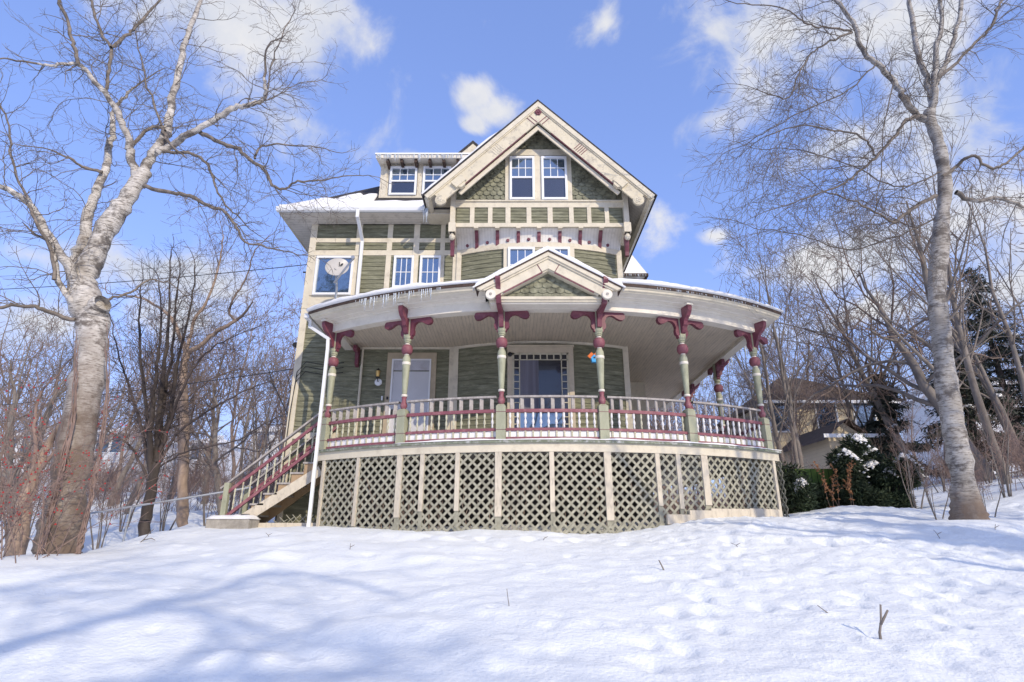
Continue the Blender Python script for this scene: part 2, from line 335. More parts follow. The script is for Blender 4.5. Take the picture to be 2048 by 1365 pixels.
def hnoise(x, y):
    near = 1 - ssm(18, 45, np.hypot(x, y))
    n = 0.15 * (vnoise(x * 0.55 + 3, y * 0.7 + 9) - 0.5) + 0.04 * (vnoise(x * 1.7, y * 2.1 + 4) - 0.5) + 0.02 * (vnoise(x * 5.1, y * 5.6) - 0.5)
    n = n + (0.014 * (vnoise(x * 12.3, y * 13.1) - 0.5) + 0.012 * np.maximum(0, vnoise(x * 7.3 + 40, y * 8.1) - 0.62) * 4) * (0.45 + ssm(-1, 4, x))
    # small mounds where the two birches stand
    n = n * near
    for bx, by, bz in MOUNDS: w = np.exp(-((x - bx) ** 2 + (y - by) ** 2) / 1.3); n = n * (1 - w) + w * (bz - base_h(x, y))
    return n
def H(x, y): return float(base_h(x, y) + hnoise(np.asarray(x, float), np.asarray(y, float)))
def make_ground():
    def axis(lo, hi, st, far):
        a = list(np.arange(lo, hi, st)); s = st; v = hi
        while v < far: a.append(v); s *= 1.22; v += s
        s = st; v = lo - st
        while v > -far: a.insert(0, v); s *= 1.22; v -= s
        return np.array(a)
    xs = axis(-8.5, 9.5, 0.05, 900); ys = axis(3.6, 12.5, 0.04, 1400)
    X, Y = np.meshgrid(xs, ys); Z = base_h(X, Y) + hnoise(X, Y)
    r = np.random.RandomState(11)
    def pit(cx, cy, w, d, el=1.0):
        i0, i1 = np.searchsorted(xs, [cx - 4 * w, cx + 4 * w]); j0, j1 = np.searchsorted(ys, [cy - 4 * w, cy + 4 * w])
        q = ((X[j0:j1, i0:i1] - cx) / w) ** 2 + ((Y[j0:j1, i0:i1] - cy) / (w * el)) ** 2
        Z[j0:j1, i0:i1] += -d * np.exp(-q) + 0.12 * d * np.exp(-(np.sqrt(q) - 1.7) ** 2 * 3)
    for _ in range(650):
        cx = r.uniform(-6, 8); cy = r.uniform(4.0, 11.2)
        if cx < 0.5 and r.rand() < 0.55: continue
        pit(cx, cy, r.uniform(0.03, 0.085), r.uniform(0.008, 0.032), r.uniform(0.8, 1.5))
    for _ in range(45): pit(r.uniform(-6, 2), r.uniform(4.0, 10.5), r.uniform(0.2, 0.5), -r.uniform(0.015, 0.05), 0.7)
    for (x0, y0, x1, y1, n) in ((1.0, 4.6, 3.6, 9.6, 15), (3.2, 4.8, 6.4, 9.0, 14), (5.5, 8.6, -1.0, 9.9, 18), (2.0, 6.0, 7.0, 7.2, 12)):
        for k in range(n):
            t = k / n; pit(x0 + (x1 - x0) * t + r.normal(0, .08) + (.1 if k % 2 else -.1), y0 + (y1 - y0) * t + r.normal(0, .08), 0.085, 0.05, 1.4)
    nx, ny = len(xs), len(ys)
    v = np.stack([X, Y, Z], -1).reshape(-1, 3)
    idx = np.arange(nx * ny).reshape(ny, nx)
    f = np.stack([idx[:-1, :-1], idx[:-1, 1:], idx[1:, 1:], idx[1:, :-1]], -1).reshape(-1, 4)
    me = bpy.data.meshes.new('snow_ground'); me.vertices.add(len(v)); me.vertices.foreach_set('co', v.ravel())
    me.loops.add(f.size); me.loops.foreach_set('vertex_index', f.ravel()); me.polygons.add(len(f))
    me.polygons.foreach_set('loop_start', np.arange(len(f)) * 4); me.polygons.foreach_set('use_smooth', np.ones(len(f), bool))
    me.update(calc_edges=True); me.validate(); me.materials.append(M['snow'])
    o = link('snow_ground', me); tag(o, 'white snow covered lawn sloping up to the porch', 'ground', kind='structure')
make_ground()

# ------------------------------------------------------------------ the house
HL = Vector((0.7, 13.1, 0.15))
house = empty('wooden_house', HL, 0, 'tall green wooden house with steep cream gable and round burgundy trimmed porch', 'house')
def part(mb, name, m, label=None, smooth=False): return mb.build(name, m, house, smooth, label)
def sub(mb, name, m, parent, label=None, smooth=False): return mb.build(name, m, parent, smooth, label)

def clap(mb, pts, z0, z1, ex=0.118, t=0.018):
    """lap siding along a plan polyline: points (x, y, nx, ny)"""
    n = max(1, round((z1 - z0) / ex)); e = (z1 - z0) / n
    for i in range(n):
        a, b = z0 + i * e, z0 + (i + 1) * e
        r0 = [(x, y, a) for x, y, nx, ny in pts]; r1 = [(x + nx * t, y + ny * t, a) for x, y, nx, ny in pts]; r2 = [(x + nx * 0.002, y + ny * 0.002, b) for x, y, nx, ny in pts]
        mb.grid([r0, r1, r2])
WY = 13.1                                # wing front wall plane
WX0, WX1 = -5.12, -1.37
DZ = 1.636                               # deck level
BX0, BX1 = -1.37, 2.73; BCX = 0.68; BR = 4.895; BCY = 12.65 + BR     # bow bay circle
def bay_pts(dr=0.0, n=20):
    a = math.asin(2.05 / BR); return [(BCX + (BR + dr) * math.sin(t), BCY - (BR + dr) * math.cos(t), math.sin(t), -math.cos(t)) for t in np.linspace(-a, a, n)]
mb = MB(); clap(mb, [(WX0, WY, 0, -1), (WX1, WY, 0, -1)], DZ - .1, 7.6); clap(mb, [(WX0, WY, 0, -1), (-3.9, WY, 0, -1)], .1, DZ - .1)
wall = part(mb, 'wall', M['siding'])
mb = MB()
clap(mb, [(WX0, 20, -1, 0), (WX0, WY, -1, 0)], 0.1, 7.6); clap(mb, [(BX1, WY, 1, 0), (BX1, 20, 1, 0)], 0.1, 7.7)
clap(mb, [(BX1, 20, 0, 1), (WX0, 20, 0, 1)], 0.1, 7.6)
part(mb, 'side_wall', M['siding'])
mb = MB(); clap(mb, bay_pts(), DZ - .1, 6.72)
bay = part(mb, 'bay_wall', M['siding'])
# trim on the wing: everything 25 mm proud of the siding
def wbox(x0, x1, y0, y1, Y, t, mbx):
    """box on a vertical plane Y from a pixel rectangle (x at mid height)"""
    ym = (y0 + y1) / 2
    X0, X1 = at(x0, ym, Y)[0], at(x1, ym, Y)[0]; Z0, Z1 = at(0, y1, Y)[2], at(0, y0, Y)[2]
    mbx.box(X0, X1, Y - t, Y + 0.002, Z0, Z1); return X0, X1, Z0, Z1
Zp = lambda y, Y: at(0, y, Y)[2]
Xp = lambda x, y, Y: at(x, y, Y)[0]
def trimbar(x0, x1, z0, z1, Y=WY, t=0.03, m='trim', name='trim_board', p=None):
    b = MB(); b.box(x0, x1, Y - t, Y + 0.002, z0, z1); return sub(b, name, M[m], p or wall)
zf = Zp(447, WY)
trimbar(WX0 - 0.03, WX0 + 0.13, 0.1, zf, t=0.034, name='corner_board')
trimbar(WX0 - 0.03, WX1, zf, 7.6, t=0.037, name='frieze_board')
b = MB(); b.box(WX0 - 0.034, WX0, WY - 0.03, WY + 0.14, 0.1, 7.6); sub(b, 'corner_board', M['trim'], wall)
xr = WX1 - 0.10
trimbar(xr - 0.02, WX1 + 0.03, 1.64, zf, t=0.036, name='corner_board')
z1, z2, z3, z4 = Zp(478, WY), Zp(486, WY), Zp(502, WY), Zp(512, WY)
trimbar(WX0 + 0.13, xr - 0.02, z2, z1, t=0.028, name='belt_trim'); trimbar(WX0 + 0.13, xr - 0.02, z4, z3, t=0.028, name='belt_trim')
for xa, xb in ((714, 725), (776, 786), (828.5, 840), (882, 891)):
    X0, X1 = Xp(xa, 470, WY), Xp(xb, 470, WY)
    for a, c in ((z1, zf), (z3, z2), (5.0, z4)): trimbar(X0, X1, a, c, t=0.026, name='stile')
za, zb = Zp(616, WY), Zp(592, WY)
trimbar(WX0 + 0.13, Xp(718, 600, WY), za, zb, t=0.024, name='window_apron')
trimbar(WX0 - 0.03, Xp(700, 615, WY), za - 0.03, za, t=0.045, name='belt_trim')
zs = Zp(866, WY); trimbar(WX0 + 0.13, -3.95, zs - 0.14, zs, t=0.03, name='belt_trim')

def window(x0, x1, y0, y1, Y, cols=3, rows=2, split=0.5, casing=0.0, name='window', z1=None, parts=True, hung=True):
    """sash window on plane Y from a pixel rectangle: white frame > sash, pane, screen"""
    ym = (y0 + y1) / 2
    X0, X1 = Xp(x0, ym, Y), Xp(x1, ym, Y); Z1 = Zp(y0, Y); Z0 = Zp(y1, Y) if z1 is None else z1
    fw = 0.055
    b = MB(); t0, t1 = Y - 0.075, Y - 0.01
    b.box(X0, X0 + fw, t0, t1, Z0, Z1); b.box(X1 - fw, X1, t0, t1, Z0, Z1); b.box(X0 + fw, X1 - fw, t0, t1, Z1 - fw, Z1); b.box(X0 + fw, X1 - fw, t0 - 0.01, t1, Z0, Z0 + fw)
    w = part(b, name, M['white'])
    x0_, x1_, z0_, z1_ = X0 + fw, X1 - fw, Z0 + fw, Z1 - fw
    zm = z0_ + (z1_ - z0_) * (1 - split) if hung else z0_
    b = MB()
    b.box(x0_, x1_, Y - 0.028, Y - 0.02, zm, z1_); sub(b, 'pane', M['glass'], w)
    b = MB()
    if hung:
        b.box(x0_, x1_, Y - 0.024, Y - 0.016, z0_, zm); sub(b, 'screen', M['screen'], w)
        b = MB(); b.box(x0_, x1_, Y - 0.056, Y - 0.018, zm - 0.022, zm + 0.022)
    for c_ in range(1, cols):
        xx = x0_ + (x1_ - x0_) * c_ / cols; b.box(xx - 0.009, xx + 0.009, Y - 0.04, Y - 0.027, zm + (0.023 if hung else 0), z1_)
    for r_ in range(1, rows):
        zz = zm + (z1_ - zm) * r_ / rows; b.box(x0_, x1_, Y - 0.042, Y - 0.029, zz - 0.009, zz + 0.009)
    if b.v: sub(b, 'sash', M['white'], w)
    return X0, X1, Z0, Z1, w
# wing, second floor
for xa, xb in ((785, 825.5), (838, 880)): window(xa, xb, 514, 640, WY - 0.012, split=0.48, z1=4.95)
X0, X1, Z0, Z1, w = window(630.5, 706, 514.5, 592, WY - 0.012, cols=1, rows=1, hung=False, name='picture_window')
for a, c in ((X0 - 0.08, X0), (X1, X1 + 0.09)): trimbar(a, c, Z0, Z1 + 0.02, t=0.05, name='casing', p=w)
trimbar(X0 - 0.10, X1 + 0.11, Z1 + 0.02, Z1 + 0.06, t=0.062, name='casing', p=w)

# eaves, gutter and hip roof of the wing
EX, EY, EZ = -5.8, 12.5, 7.72
RX = -2.0
mb = MB()
mb.add([(EX, EY, EZ), (2.9, EY, EZ), (2.9, 20.4, EZ), (EX, 20.4, EZ), (-1.85, 16.45, EZ + 3.95), (2.9, 16.45, EZ + 3.95)], [(0, 1, 5, 4), (0, 4, 3), (3, 4, 5, 2), (1, 2, 5), (0, 3, 2, 1)])
roof = part(mb, 'roof', M['roofing'])
mb = MB()
mb.add([(EX + .02, EY + .02, 7.6), (-1.3, EY + .02, 7.6), (-1.3, WY, 7.6), (WX0, WY, 7.6)], [(0, 1, 2, 3)])
mb.add([(EX + .02, EY + .02, 7.6), (WX0, WY, 7.6), (WX0, 20, 7.6), (EX + .02, 20.4, 7.6)], [(0, 1, 2, 3)])
sub(mb, 'soffit', M['soffit'], roof)
mb = MB(); mb.box(EX, EX + .03, EY + .03, 20.4, 7.59, 7.72); sub(mb, 'fascia', M['trim'], roof)
mb = MB(); mb.prism([(-0.11, 0.10), (-0.11, 0.07), (-0.085, 0.0), (0.0, -0.01), (0.0, 0.10)], (EX - .03, EY, 7.61), (0, 1, 0), (0, 0, 1), (1, 0, 0), 0, -2.12 - EX)
sub(mb, 'gutter', M['metal_white'], roof)
mb = MB(); mb.prism([(-2.12, 7.585), (-1.36, 7.585), (-1.36, 8.25), (-2.12, 7.68)], (0, 12.56, 0), (1, 0, 0), (0, 0, 1), (0, 1, 0), 0, .5); sub(mb, 'eave_return', M['trim'], roof)
# snow lying on the wing roof
def roof_snow():
    r = random.Random(3); top = []; n = 70; m = 14
    for i in range(n + 1):
        x = EX + 0.03 + (RX - EX) * i / n; col = []
        lim = min((x - EX) * 1.0, 1.02 if x > -3.62 else 1.75) - (0.25 * float(vnoise(np.array(x * 3.0), np.array(2.0))) + max(0, (x + 5.0)) * .55 * (.6 + .8 * float(vnoise(np.array(x * 6.0), np.array(12.0)))) if x < -3.62 else 0.5 + 0.15 * float(vnoise(np.array(x * 4.0), np.array(7.0))))
        lim = max(lim, 0.02)
        for j in range(m + 1):
            s = lim * j / m; h = 0.085 * min(1, 6 * (1 - j / m)) ** 0.5 * (0.75 + 0.5 * float(vnoise(np.array(x * 2.2), np.array(s * 3 + 1))))
            if j == 0: col.append((x, EY - 0.06, EZ + 0.0)); col.append((x, EY - 0.085, EZ + 0.05))
            col.append((x, EY + s - h * 0.4, EZ + s + h * 0.75 + 0.004))
        top.append(col)
    b = MB(); b.grid(top); o = b.build('roof_snow', M['roof_snow'], None, True)
    tag(o, 'thick snow sheet on the left wing roof below the dormer', 'snow', kind='stuff')
roof_snow()

# downspout of the wing
mb = MB(); p0 = at(715, 430, 12.42); p1 = at(725, 482, WY - 0.09); p2 = at(717, 606, WY - 0.09)
mb.bar((p0[0], 12.43, 7.63), (p0[0], 12.43, 7.42), 0.075, 0.06, (0, 1, 0)); mb.bar((p0[0], 12.43, 7.45), (p1[0], WY - .09, p1[2]), 0.075, 0.06, (0, 1, 0)); mb.bar((p1[0], WY - .09, p1[2] + .02), (p1[0], WY - .09, 4.9), 0.075, 0.06, (0, 1, 0))
part(mb, 'downspout', M['metal_white'], 'upper white downspout bending under the left eave')

# shed dormer on the wing roof
DY = 13.35
dx0, dx1 = Xp(762, 365, DY), -0.9
dz0, dz1 = 8.0, Zp(322, DY)
mb = MB(); mb.box(dx0, dx1, DY, DY + 2.2, dz0, dz1)
dorm = part(mb, 'dormer', M['peel'])
for a, c in ((0, 0.17),): 
    b = MB(); b.box(dx0 - 0.02, dx0 + 0.16, DY - 0.03, DY + .1, 8.3, dz1); sub(b, 'corner_board', M['peel'], dorm)
for xa, xb in ((780, 834), (846, 902)): window(xa, xb, 336, 393, DY - 0.01, split=0.5)
b = MB(); b.box(Xp(834, 365, DY) + 0.02, Xp(846, 365, DY) - 0.02, DY - 0.035, DY + .02, 8.55, dz1 - 0.1); sub(b, 'mullion_board', M['peel'], dorm)
b = MB(); b.box(dx0 - 0.02, dx1, DY - 0.05, DY + .02, Zp(398, DY), Zp(393.5, DY)); sub(b, 'sill', M['trim'], dorm)
ry = 12.95; rz = Zp(316, ry); rx0 = Xp(752, 312, ry)
b = MB(); b.add([(rx0, ry, rz), (dx1, ry, rz), (dx1, 15.6, rz + .5), (rx0, 15.6, rz + .5), (rx0, ry, rz + .10), (dx1, ry, rz + .10), (dx1, 15.6, rz + .6), (rx0, 15.6, rz + .6)], [(0, 3, 2, 1), (4, 5, 6, 7), (0, 1, 5, 4), (1, 2, 6, 5), (3, 0, 4, 7)])
sub(b, 'dormer_roof', M['beam'], dorm)
b = MB(); b.add([(rx0 - .02, ry - .02, rz + .101), (dx1, ry - .02, rz + .101), (dx1, 15.6, rz + .601), (rx0 - .02, 15.6, rz + .601), (rx0 - .02, ry - .02, rz + .145), (dx1, ry - .02, rz + .145), (dx1, 15.6, rz + .66), (rx0 - .02, 15.6, rz + .66)], [(4, 5, 6, 7), (0, 1, 5, 4), (1, 2, 6, 5), (3, 0, 4, 7)])
tag(b.build('roof_snow', M['roof_snow']), 'thin snow strip on the shed dormer roof', 'snow', kind='stuff')
for x in np.linspace(rx0 + .3, Xp(915, 318, ry), 6):
    b = MB(); b.box(x - .035, x + .035, ry + .06, DY + .01, rz - 0.09, rz + 0.03); sub(b, 'rafter_tail', M['dark_edge'], dorm)
# small rear gable beyond the dormer
gy = 14.2; gp = at(946, 281, gy)
mb = MB(); hw = 1.7
mb.prism([(-hw, -hw), (0, 0), (hw, -hw), (hw, -hw - .1), (0, -.12), (-hw, -hw - .1)], (gp[0], gy, gp[2]), (1, 0, 0), (0, 0, 1), (0, 1, 0), 0, 2.2)
rg = part(mb, 'rear_gable', M['roofing'])
mb = MB(); mb.prism([(-hw, -hw - .1), (0, -.10), (hw, -hw - .1), (hw, -hw - .4), (0, -.42), (-hw, -hw - .4)], (gp[0], gy, gp[2]), (1, 0, 0), (0, 0, 1), (0, 1, 0), 0.0, .06); sub(mb, 'rake_board', M['rake'], rg)
mb = MB(); mb.prism([(-hw, -hw - .15), (0, -.15), (hw, -hw - .15)], (gp[0], gy, gp[2]), (1, 0, 0), (0, 0, 1), (0, 1, 0), 0.3, 2.2); sub(mb, 'gable_wall', M['shingle'], rg)

# ---- front gable
GX, GY, RY = 0.66, 12.45, 11.95
PZ = 10.5; HALF = 2.78
gx0, gx1 = Xp(912, 400, GY), Xp(1244, 400, GY)
belt0, belt1 = Zp(456, GY), Zp(406.5, GY)
inner = lambda x: PZ - 0.14 - abs(x - GX)      # underside of roof
mb = MB(); mb.prism([(gx0, belt0), (gx1, belt0), (gx1, inner(gx1)), (GX, inner(GX)), (gx0, inner(gx0))], (0, GY, 0), (1, 0, 0), (0, 0, 1), (0, 1, 0), 0.0, 0.4)
gable = part(mb, 'gable_wall', M['shingle'])
mb = MB(); ex = 0.125; wd = 0.17; row = 0; z = belt1
r = random.Random(8)
while z < inner(GX) + .1:
    x = gx0 - (wd / 2 if row % 2 else 0)
    while x < gx1:
        cx = x + wd / 2
        if inner(cx) > z - .02 and gx0 - .02 < x and x + wd < gx1 + .06:
            w2 = wd * 0.47; t = 0.014 + r.random() * .008; zb_ = z - ex * .35 + r.uniform(-.008, .008); zt = z + ex
            pts = [(cx - w2, zt), (cx - w2, zb_ + .045), (cx - w2 * .5, zb_), (cx + w2 * .5, zb_), (cx + w2, zb_ + .045), (cx + w2, zt)]
            vs = [(a, GY - (t + .016 if q < zt else .004), q) for a, q in pts] + [(a, GY - .001, q) for a, q in pts[1:5]]
            mb.add(vs, [(5, 4, 3, 2, 1, 0)[::-1], (1, 6, 7, 2)[::-1], (2, 7, 8, 3)[::-1], (3, 8, 9, 4)[::-1]])
        x += wd
    z += ex; row += 1
sub(mb, 'shingles', M['shingle'], gable)
gt = lambda x0, x1, z0, z1, t=.035, m='trim', name='trim_board': trimbar(x0, x1, z0, z1, GY, t, m, name, gable)
gt(gx0, gx1, Zp(417, GY), belt1, .05, name='belt_trim'); gt(gx0, gx1, belt0, Zp(448.5, GY), .05, name='belt_trim')
b = MB(); b.box(gx0 - .03, gx1 + .03, GY - .09, GY, belt1, belt1 + .035); sub(b, 'ledge', M['trim'], gable)
bx = [913.5, 940, 949, 976, 985, 1011, 1021, 1053, 1062.5, 1095, 1105, 1138, 1147, 1174, 1182, 1209, 1217.5, 1243]
b0, b1 = Zp(448.5, GY), Zp(417, GY)
for i in range(0, 18, 2):
    m2 = MB(); clap(m2, [(Xp(bx[i], 432, GY), GY - .012, 0, -1), (Xp(bx[i + 1], 432, GY), GY - .012, 0, -1)], b0, b1, .09, .016); sub(m2, 'belt_panel', M['siding'], gable)
    if i: gt(Xp(bx[i - 1], 432, GY), Xp(bx[i], 432, GY), b0, b1, .046, name='stile')
for xa, xb in ((1019.5, 1069), (1083, 1134)): window(xa, xb, 316, 405.5, GY - 0.03, split=0.48, z1=belt1 + .04)
zt0, zt1 = Zp(313.5, GY), Zp(302, GY)
for xa, xb in ((1010.5, 1019.5), (1069, 1083), (1134, 1143)): gt(Xp(xa, 360, GY), Xp(xb, 360, GY), belt1 + .035, zt0, .045, name='casing')
gt(GX - (inner(GX) - zt1) + .1, GX + (inner(GX) - zt1) - .1, zt0, zt1, .055, name='head_trim')
# rake boards
q = math.sqrt(.5)
for sgn in (-1, 1):
    d = Vector((sgn * q, 0, -q)); nrm = Vector((-sgn * q, 0, -q))      # down the slope; inwards
    O = Vector((GX, RY, PZ - .02)); Ln = HALF / q
    def slab(u0, u1, v0, v1, t0, t1, m, name, mit0=None, mit1=None):
        b = MB(); a0 = v0 if mit0 is None else mit0; a1 = v1 if mit1 is None else mit1
        ps = [(max(u0, a0), v0), (u1, v0), (u1, v1), (max(u0, a1), v1)]
        b.prism(ps, O, d, nrm, (0, 1, 0), t0, t1); return sub(b, name, M[m], gable)
    slab(0, Ln - .02, .02, .13, -.07, .03, 'trim', 'crown_moulding'); slab(0, Ln - .06, .07, .16, -.045, .03, 'rake', 'crown_moulding')
    slab(0, Ln - .22, .13, .44, -.02, .03, 'rake', 'rake_board'); slab(.9, Ln - .95, .44, .455, -.012, .03, 'red', 'rake_edging')
    slab(0.45, Ln - .7, .46, .56, .06, .10, 'trim', 'inner_rake')
    # scroll end with rosette
    c = O + d * (Ln - .22) + nrm * .37
    b = MB(); b.lathe([(.135, -.03), (.135, .035), (.125, .04)], c, 18, 'y'); b.lathe([(.1, .036), (.1, .048), (.075, .05)], c, 14, 'y'); sub(b, 'scroll', M['rake'], gable)
    b = MB(); 
    for k in range(5):
        t = k * 2 * math.pi / 5; b.lathe([(.028, .03), (.028, .06), (.012, .068)], c + Vector((math.cos(t), 0, math.sin(t))) * .04, 7, 'y')
    b.lathe([(.018, .03), (.018, .075)], c, 7, 'y'); sub(b, 'rosette', M['trim'], gable)
    for u in ((1.62, 1.68, 1.74, 1.80, 1.86) if True else ()): slab(u, u + .018, .18, .40, -.028, -.01, 'red' if sgn > 0 else 'trim', 'carved_line')
    for u in (.36, .45): slab(u + .1, u + .12, .15, .43, -.027, -.01, 'red', 'carved_line')
    # roof slope with shingled top, boarded underside
    b = MB(); b.prism([(0, -.0), (Ln + .03, 0), (Ln + .03, -.035), (-.035, -.035)], O + Vector((0, 0, .02)), d, nrm, (0, 1, 0), -.03, 8.4); sub(b, 'roof_slope', M['roofing'], roof)
    b = MB(); b.prism([(0.1, .02), (Ln - .02, .02), (Ln - .02, .07), (0.1, .07)], O, d, nrm, (0, 1, 0), .03, 8.3); sub(b, 'soffit', M['soffit'], roof)
    # bargeboard return at the foot
    b = MB(); b.prism([(Ln - .1, .02), (Ln, .02), (Ln, .16), (Ln - .1, .16)], O, d, nrm, (0, 1, 0), .03, 8.0); sub(b, 'fascia', M['trim'], roof)
    # corner posts with cap, pendant and bracket
    px = gx0 - .055 if sgn < 0 else gx1 + .055
    b = MB(); b.box(px - .06, px + .06, GY - .14, GY + .02, Zp(470, GY), inner(px) - .12); post = sub(b, 'corner_post', M['trim'], gable)
    b = MB(); b.box(px - .085, px + .085, GY - .17, GY - .005, Zp(470, GY), Zp(452, GY)); b.lathe([(.03, 0), (.045, -.04), (.07, -.08), (.075, -.12), (.05, -.17), (.01, -.19)], (px, GY - .08, Zp(470, GY)), 12); sub(b, 'pendant', M['trim'], gable)
    cb = O + d * (Ln - .86) + nrm * .32
    b = MB(); b.prism([(-.16, -.1), (.16, -.1), (.16, .1), (-.16, .1)], cb, d, nrm, (0, 1, 0), -.1, .03); b.prism([(-.11, .1), (.11, .1), (.06, .17), (-.06, .17)], cb, d, nrm, (0, 1, 0), -.08, .03); sub(b, 'cap_block', M['rake'], gable)
    b = MB(); zz = Zp(470, GY); b.prism([(0, 0), (.16, 0), (.13, -.18), (.03, -.42), (.02, -.52), (-.06, -.52), (-.06, 0)], (px + sgn * .0, GY + .1, zz), (0, -1, 0), (0, 0, 1), (1, 0, 0), -.045, .045); sub(b, 'bracket', M['red'], gable)
    b = MB(); b.box(px - .05, px + .05, GY + .02, GY + .55, Zp(470, GY), inner(px) - .1); sub(b, 'return_wall', M['trim'], gable)
c = Vector((GX, RY, PZ - .36))
b = MB()
for k in range(6):
    t = k * math.pi / 3; b.lathe([(.035, .02), (.035, .05), (.015, .06)], c + Vector((math.cos(t), 0, math.sin(t))) * .055, 8, 'y')
b.lathe([(.025, .02), (.025, .068)], c, 8, 'y'); sub(b, 'rosette', M['red'], gable)
# snow on the left roof edge
b = MB(); d = Vector((-q, 0, -q)); up = Vector((-q, 0, q))
rows = []
for i in range(30):
    u = 1.3 + (HALF / q - 1.3) * i / 29; h = 0.05 * min(1, i / 4) * (0.6 + .8 * float(vnoise(np.array(u * 5), np.array(1.))))
    p = Vector((GX, RY - .035, PZ)) + d * u + up * .038
    rows.append([p + Vector((0, -.004, 0)), p + up * h + Vector((0, .01, 0)), p + up * (h * 1.1) + Vector((0, .5, 0)), p + up * (h * 1.1) + Vector((0, 5, 0))])
b.grid(rows); tag(b.build('roof_snow', M['roof_snow'], None, True), 'thin snow along the left slope of the steep front gable', 'snow', kind='stuff')
# cove under the gable, bay frieze
mb = MB(); rows = []
bp = bay_pts(0.03, 24); zc0, zc1 = belt0, Zp(489, 12.7)
for k in range(9):
    t = k / 8; row = []
    for (x, y, nx, ny) in bp:
        xx = gx0 + (gx1 - gx0) * (x - BX0) / (BX1 - BX0)
        e = 1 - math.cos(t * math.pi / 2)
        s_ = math.sin(t * math.pi / 2)
        row.append((xx + (x - xx) * t, GY + .02 + (y - GY - .02) * s_, zc0 + (zc1 - zc0) * e))
    rows.append(row)
mb.grid(rows); cove = part(mb, 'cove', M['cove'], smooth=True)
mb = MB(); mb.grid([[(x, y, zc1 + .01) for x, y, _, _ in bay_pts(.045, 24)], [(x, y, zc1 - .13) for x, y, _, _ in bay_pts(.045, 24)], [(x, y, zc1 - .13) for x, y, _, _ in bay_pts(.0, 24)]])
sub(mb, 'frieze_board', M['trim'], bay)
for xz in (450, 620, 790, 957, 1127, 1293, 1460):
    X = Xp(840 + xz / 4.014, 470, 12.45); f = (X - gx0) / (gx1 - gx0); yb = BCY - math.sqrt((BR + .03) ** 2 - (BX0 + (BX1 - BX0) * f - BCX) ** 2)
    dp = yb - GY
    b = MB(); b.prism([(0.015, -.005), (.10, -.005), (.10, -.05), (dp * .55, -.16), (dp * .8, -.22), (dp + .0, -.36), (dp + .02, -.36), (dp + .02, -.2), (dp * .7, -.04), (.02, .0)], (X, GY - .0, belt0), (0, 1, 0), (0, 0, 1), (1, 0, 0), -.042, .042); sub(b, 'bracket', M['red'], cove)
    b = MB(); b.box(X - .055, X + .055, GY - .06, GY + .06, belt0 - .035, belt0 + .0); sub(b, 'bracket_cap', M['trim'], cove)
for xz, yz in ((372, 1250), (538, 1222), (705, 1205), (872, 1200), (1040, 1202), (1205, 1210), (1365, 1230), (1525, 1258)):
    X, _, z_ = at(840 + xz / 4.014, 180 + yz / 4.014, 12.62); yb = BCY - math.sqrt(max(.1, (BR + .05) ** 2 - (X - BCX) ** 2))
    b = MB(); b.lathe([(.04, -.1), (.04, .045), (.03, .055)], (X, yb + .03, zc1 + .085), 12, 'y'); sub(b, 'button', M['red'], cove)
# second floor bay windows and trims
for xa, xb in ((1016, 1070), (1087, 1141)):
    X0, X1, Z0, Z1, w = window(xa, xb, 497, 600, 12.66, split=0.5, z1=4.95)
for xa, xb in ((1007, 1016), (1070, 1087), (1141, 1150)): trimbar(Xp(xa, 540, 12.66), Xp(xb, 540, 12.66), 4.8, zc1 - .10, 12.70, .06, name='casing', p=bay)
for xa, xb in ((BX0 - .02, BX0 + .1), (BX1 - .1, BX1 + .03)): b = MB(); b.box(xa, xb, WY - .08, WY + .02, 1.64, zc1); sub(b, 'corner_board', M['trim'], bay)

# ---- right rear bay with steep snowy roof
mb = MB(); mb.box(2.75, 3.9, 16.4, 19, 0.1, 7.6); rb = part(mb, 'rear_bay', M['trim'])
b = MB(); e_ = (4.17, 16.1, 7.63); b.add([(2.7, 16.1, 7.63), e_, (4.17, 19.2, 7.63), (2.7, 19.2, 7.63), (2.75, 17.2, 10.2), (3.3, 17.2, 9.9), (3.3, 18.2, 9.9), (2.7, 18.2, 10)], [(0, 1, 5, 4), (1, 2, 6, 5), (2, 3, 7, 6), (4, 5, 6, 7), (0, 3, 2, 1)])
sub(b, 'bay_roof', M['roof_snow'], rb, 'snow covered roof of the rear bay'); b = MB(); b.box(2.7, 4.19, 16.07, 16.12, 7.55, 7.64); b.box(4.14, 4.19, 16.1, 19.2, 7.55, 7.64); sub(b, 'fascia', M['dark_edge'], rb)

# ---- foundation
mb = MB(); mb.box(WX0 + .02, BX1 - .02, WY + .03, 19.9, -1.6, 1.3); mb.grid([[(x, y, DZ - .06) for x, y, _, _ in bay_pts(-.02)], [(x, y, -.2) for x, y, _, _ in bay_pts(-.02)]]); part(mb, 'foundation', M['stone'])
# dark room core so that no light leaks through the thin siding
mb = MB(); mb.box(WX0 + .1, BX1 - .1, WY + .06, 19.8, 1.3, 7.55); part(mb, 'inner_core', M['black'])

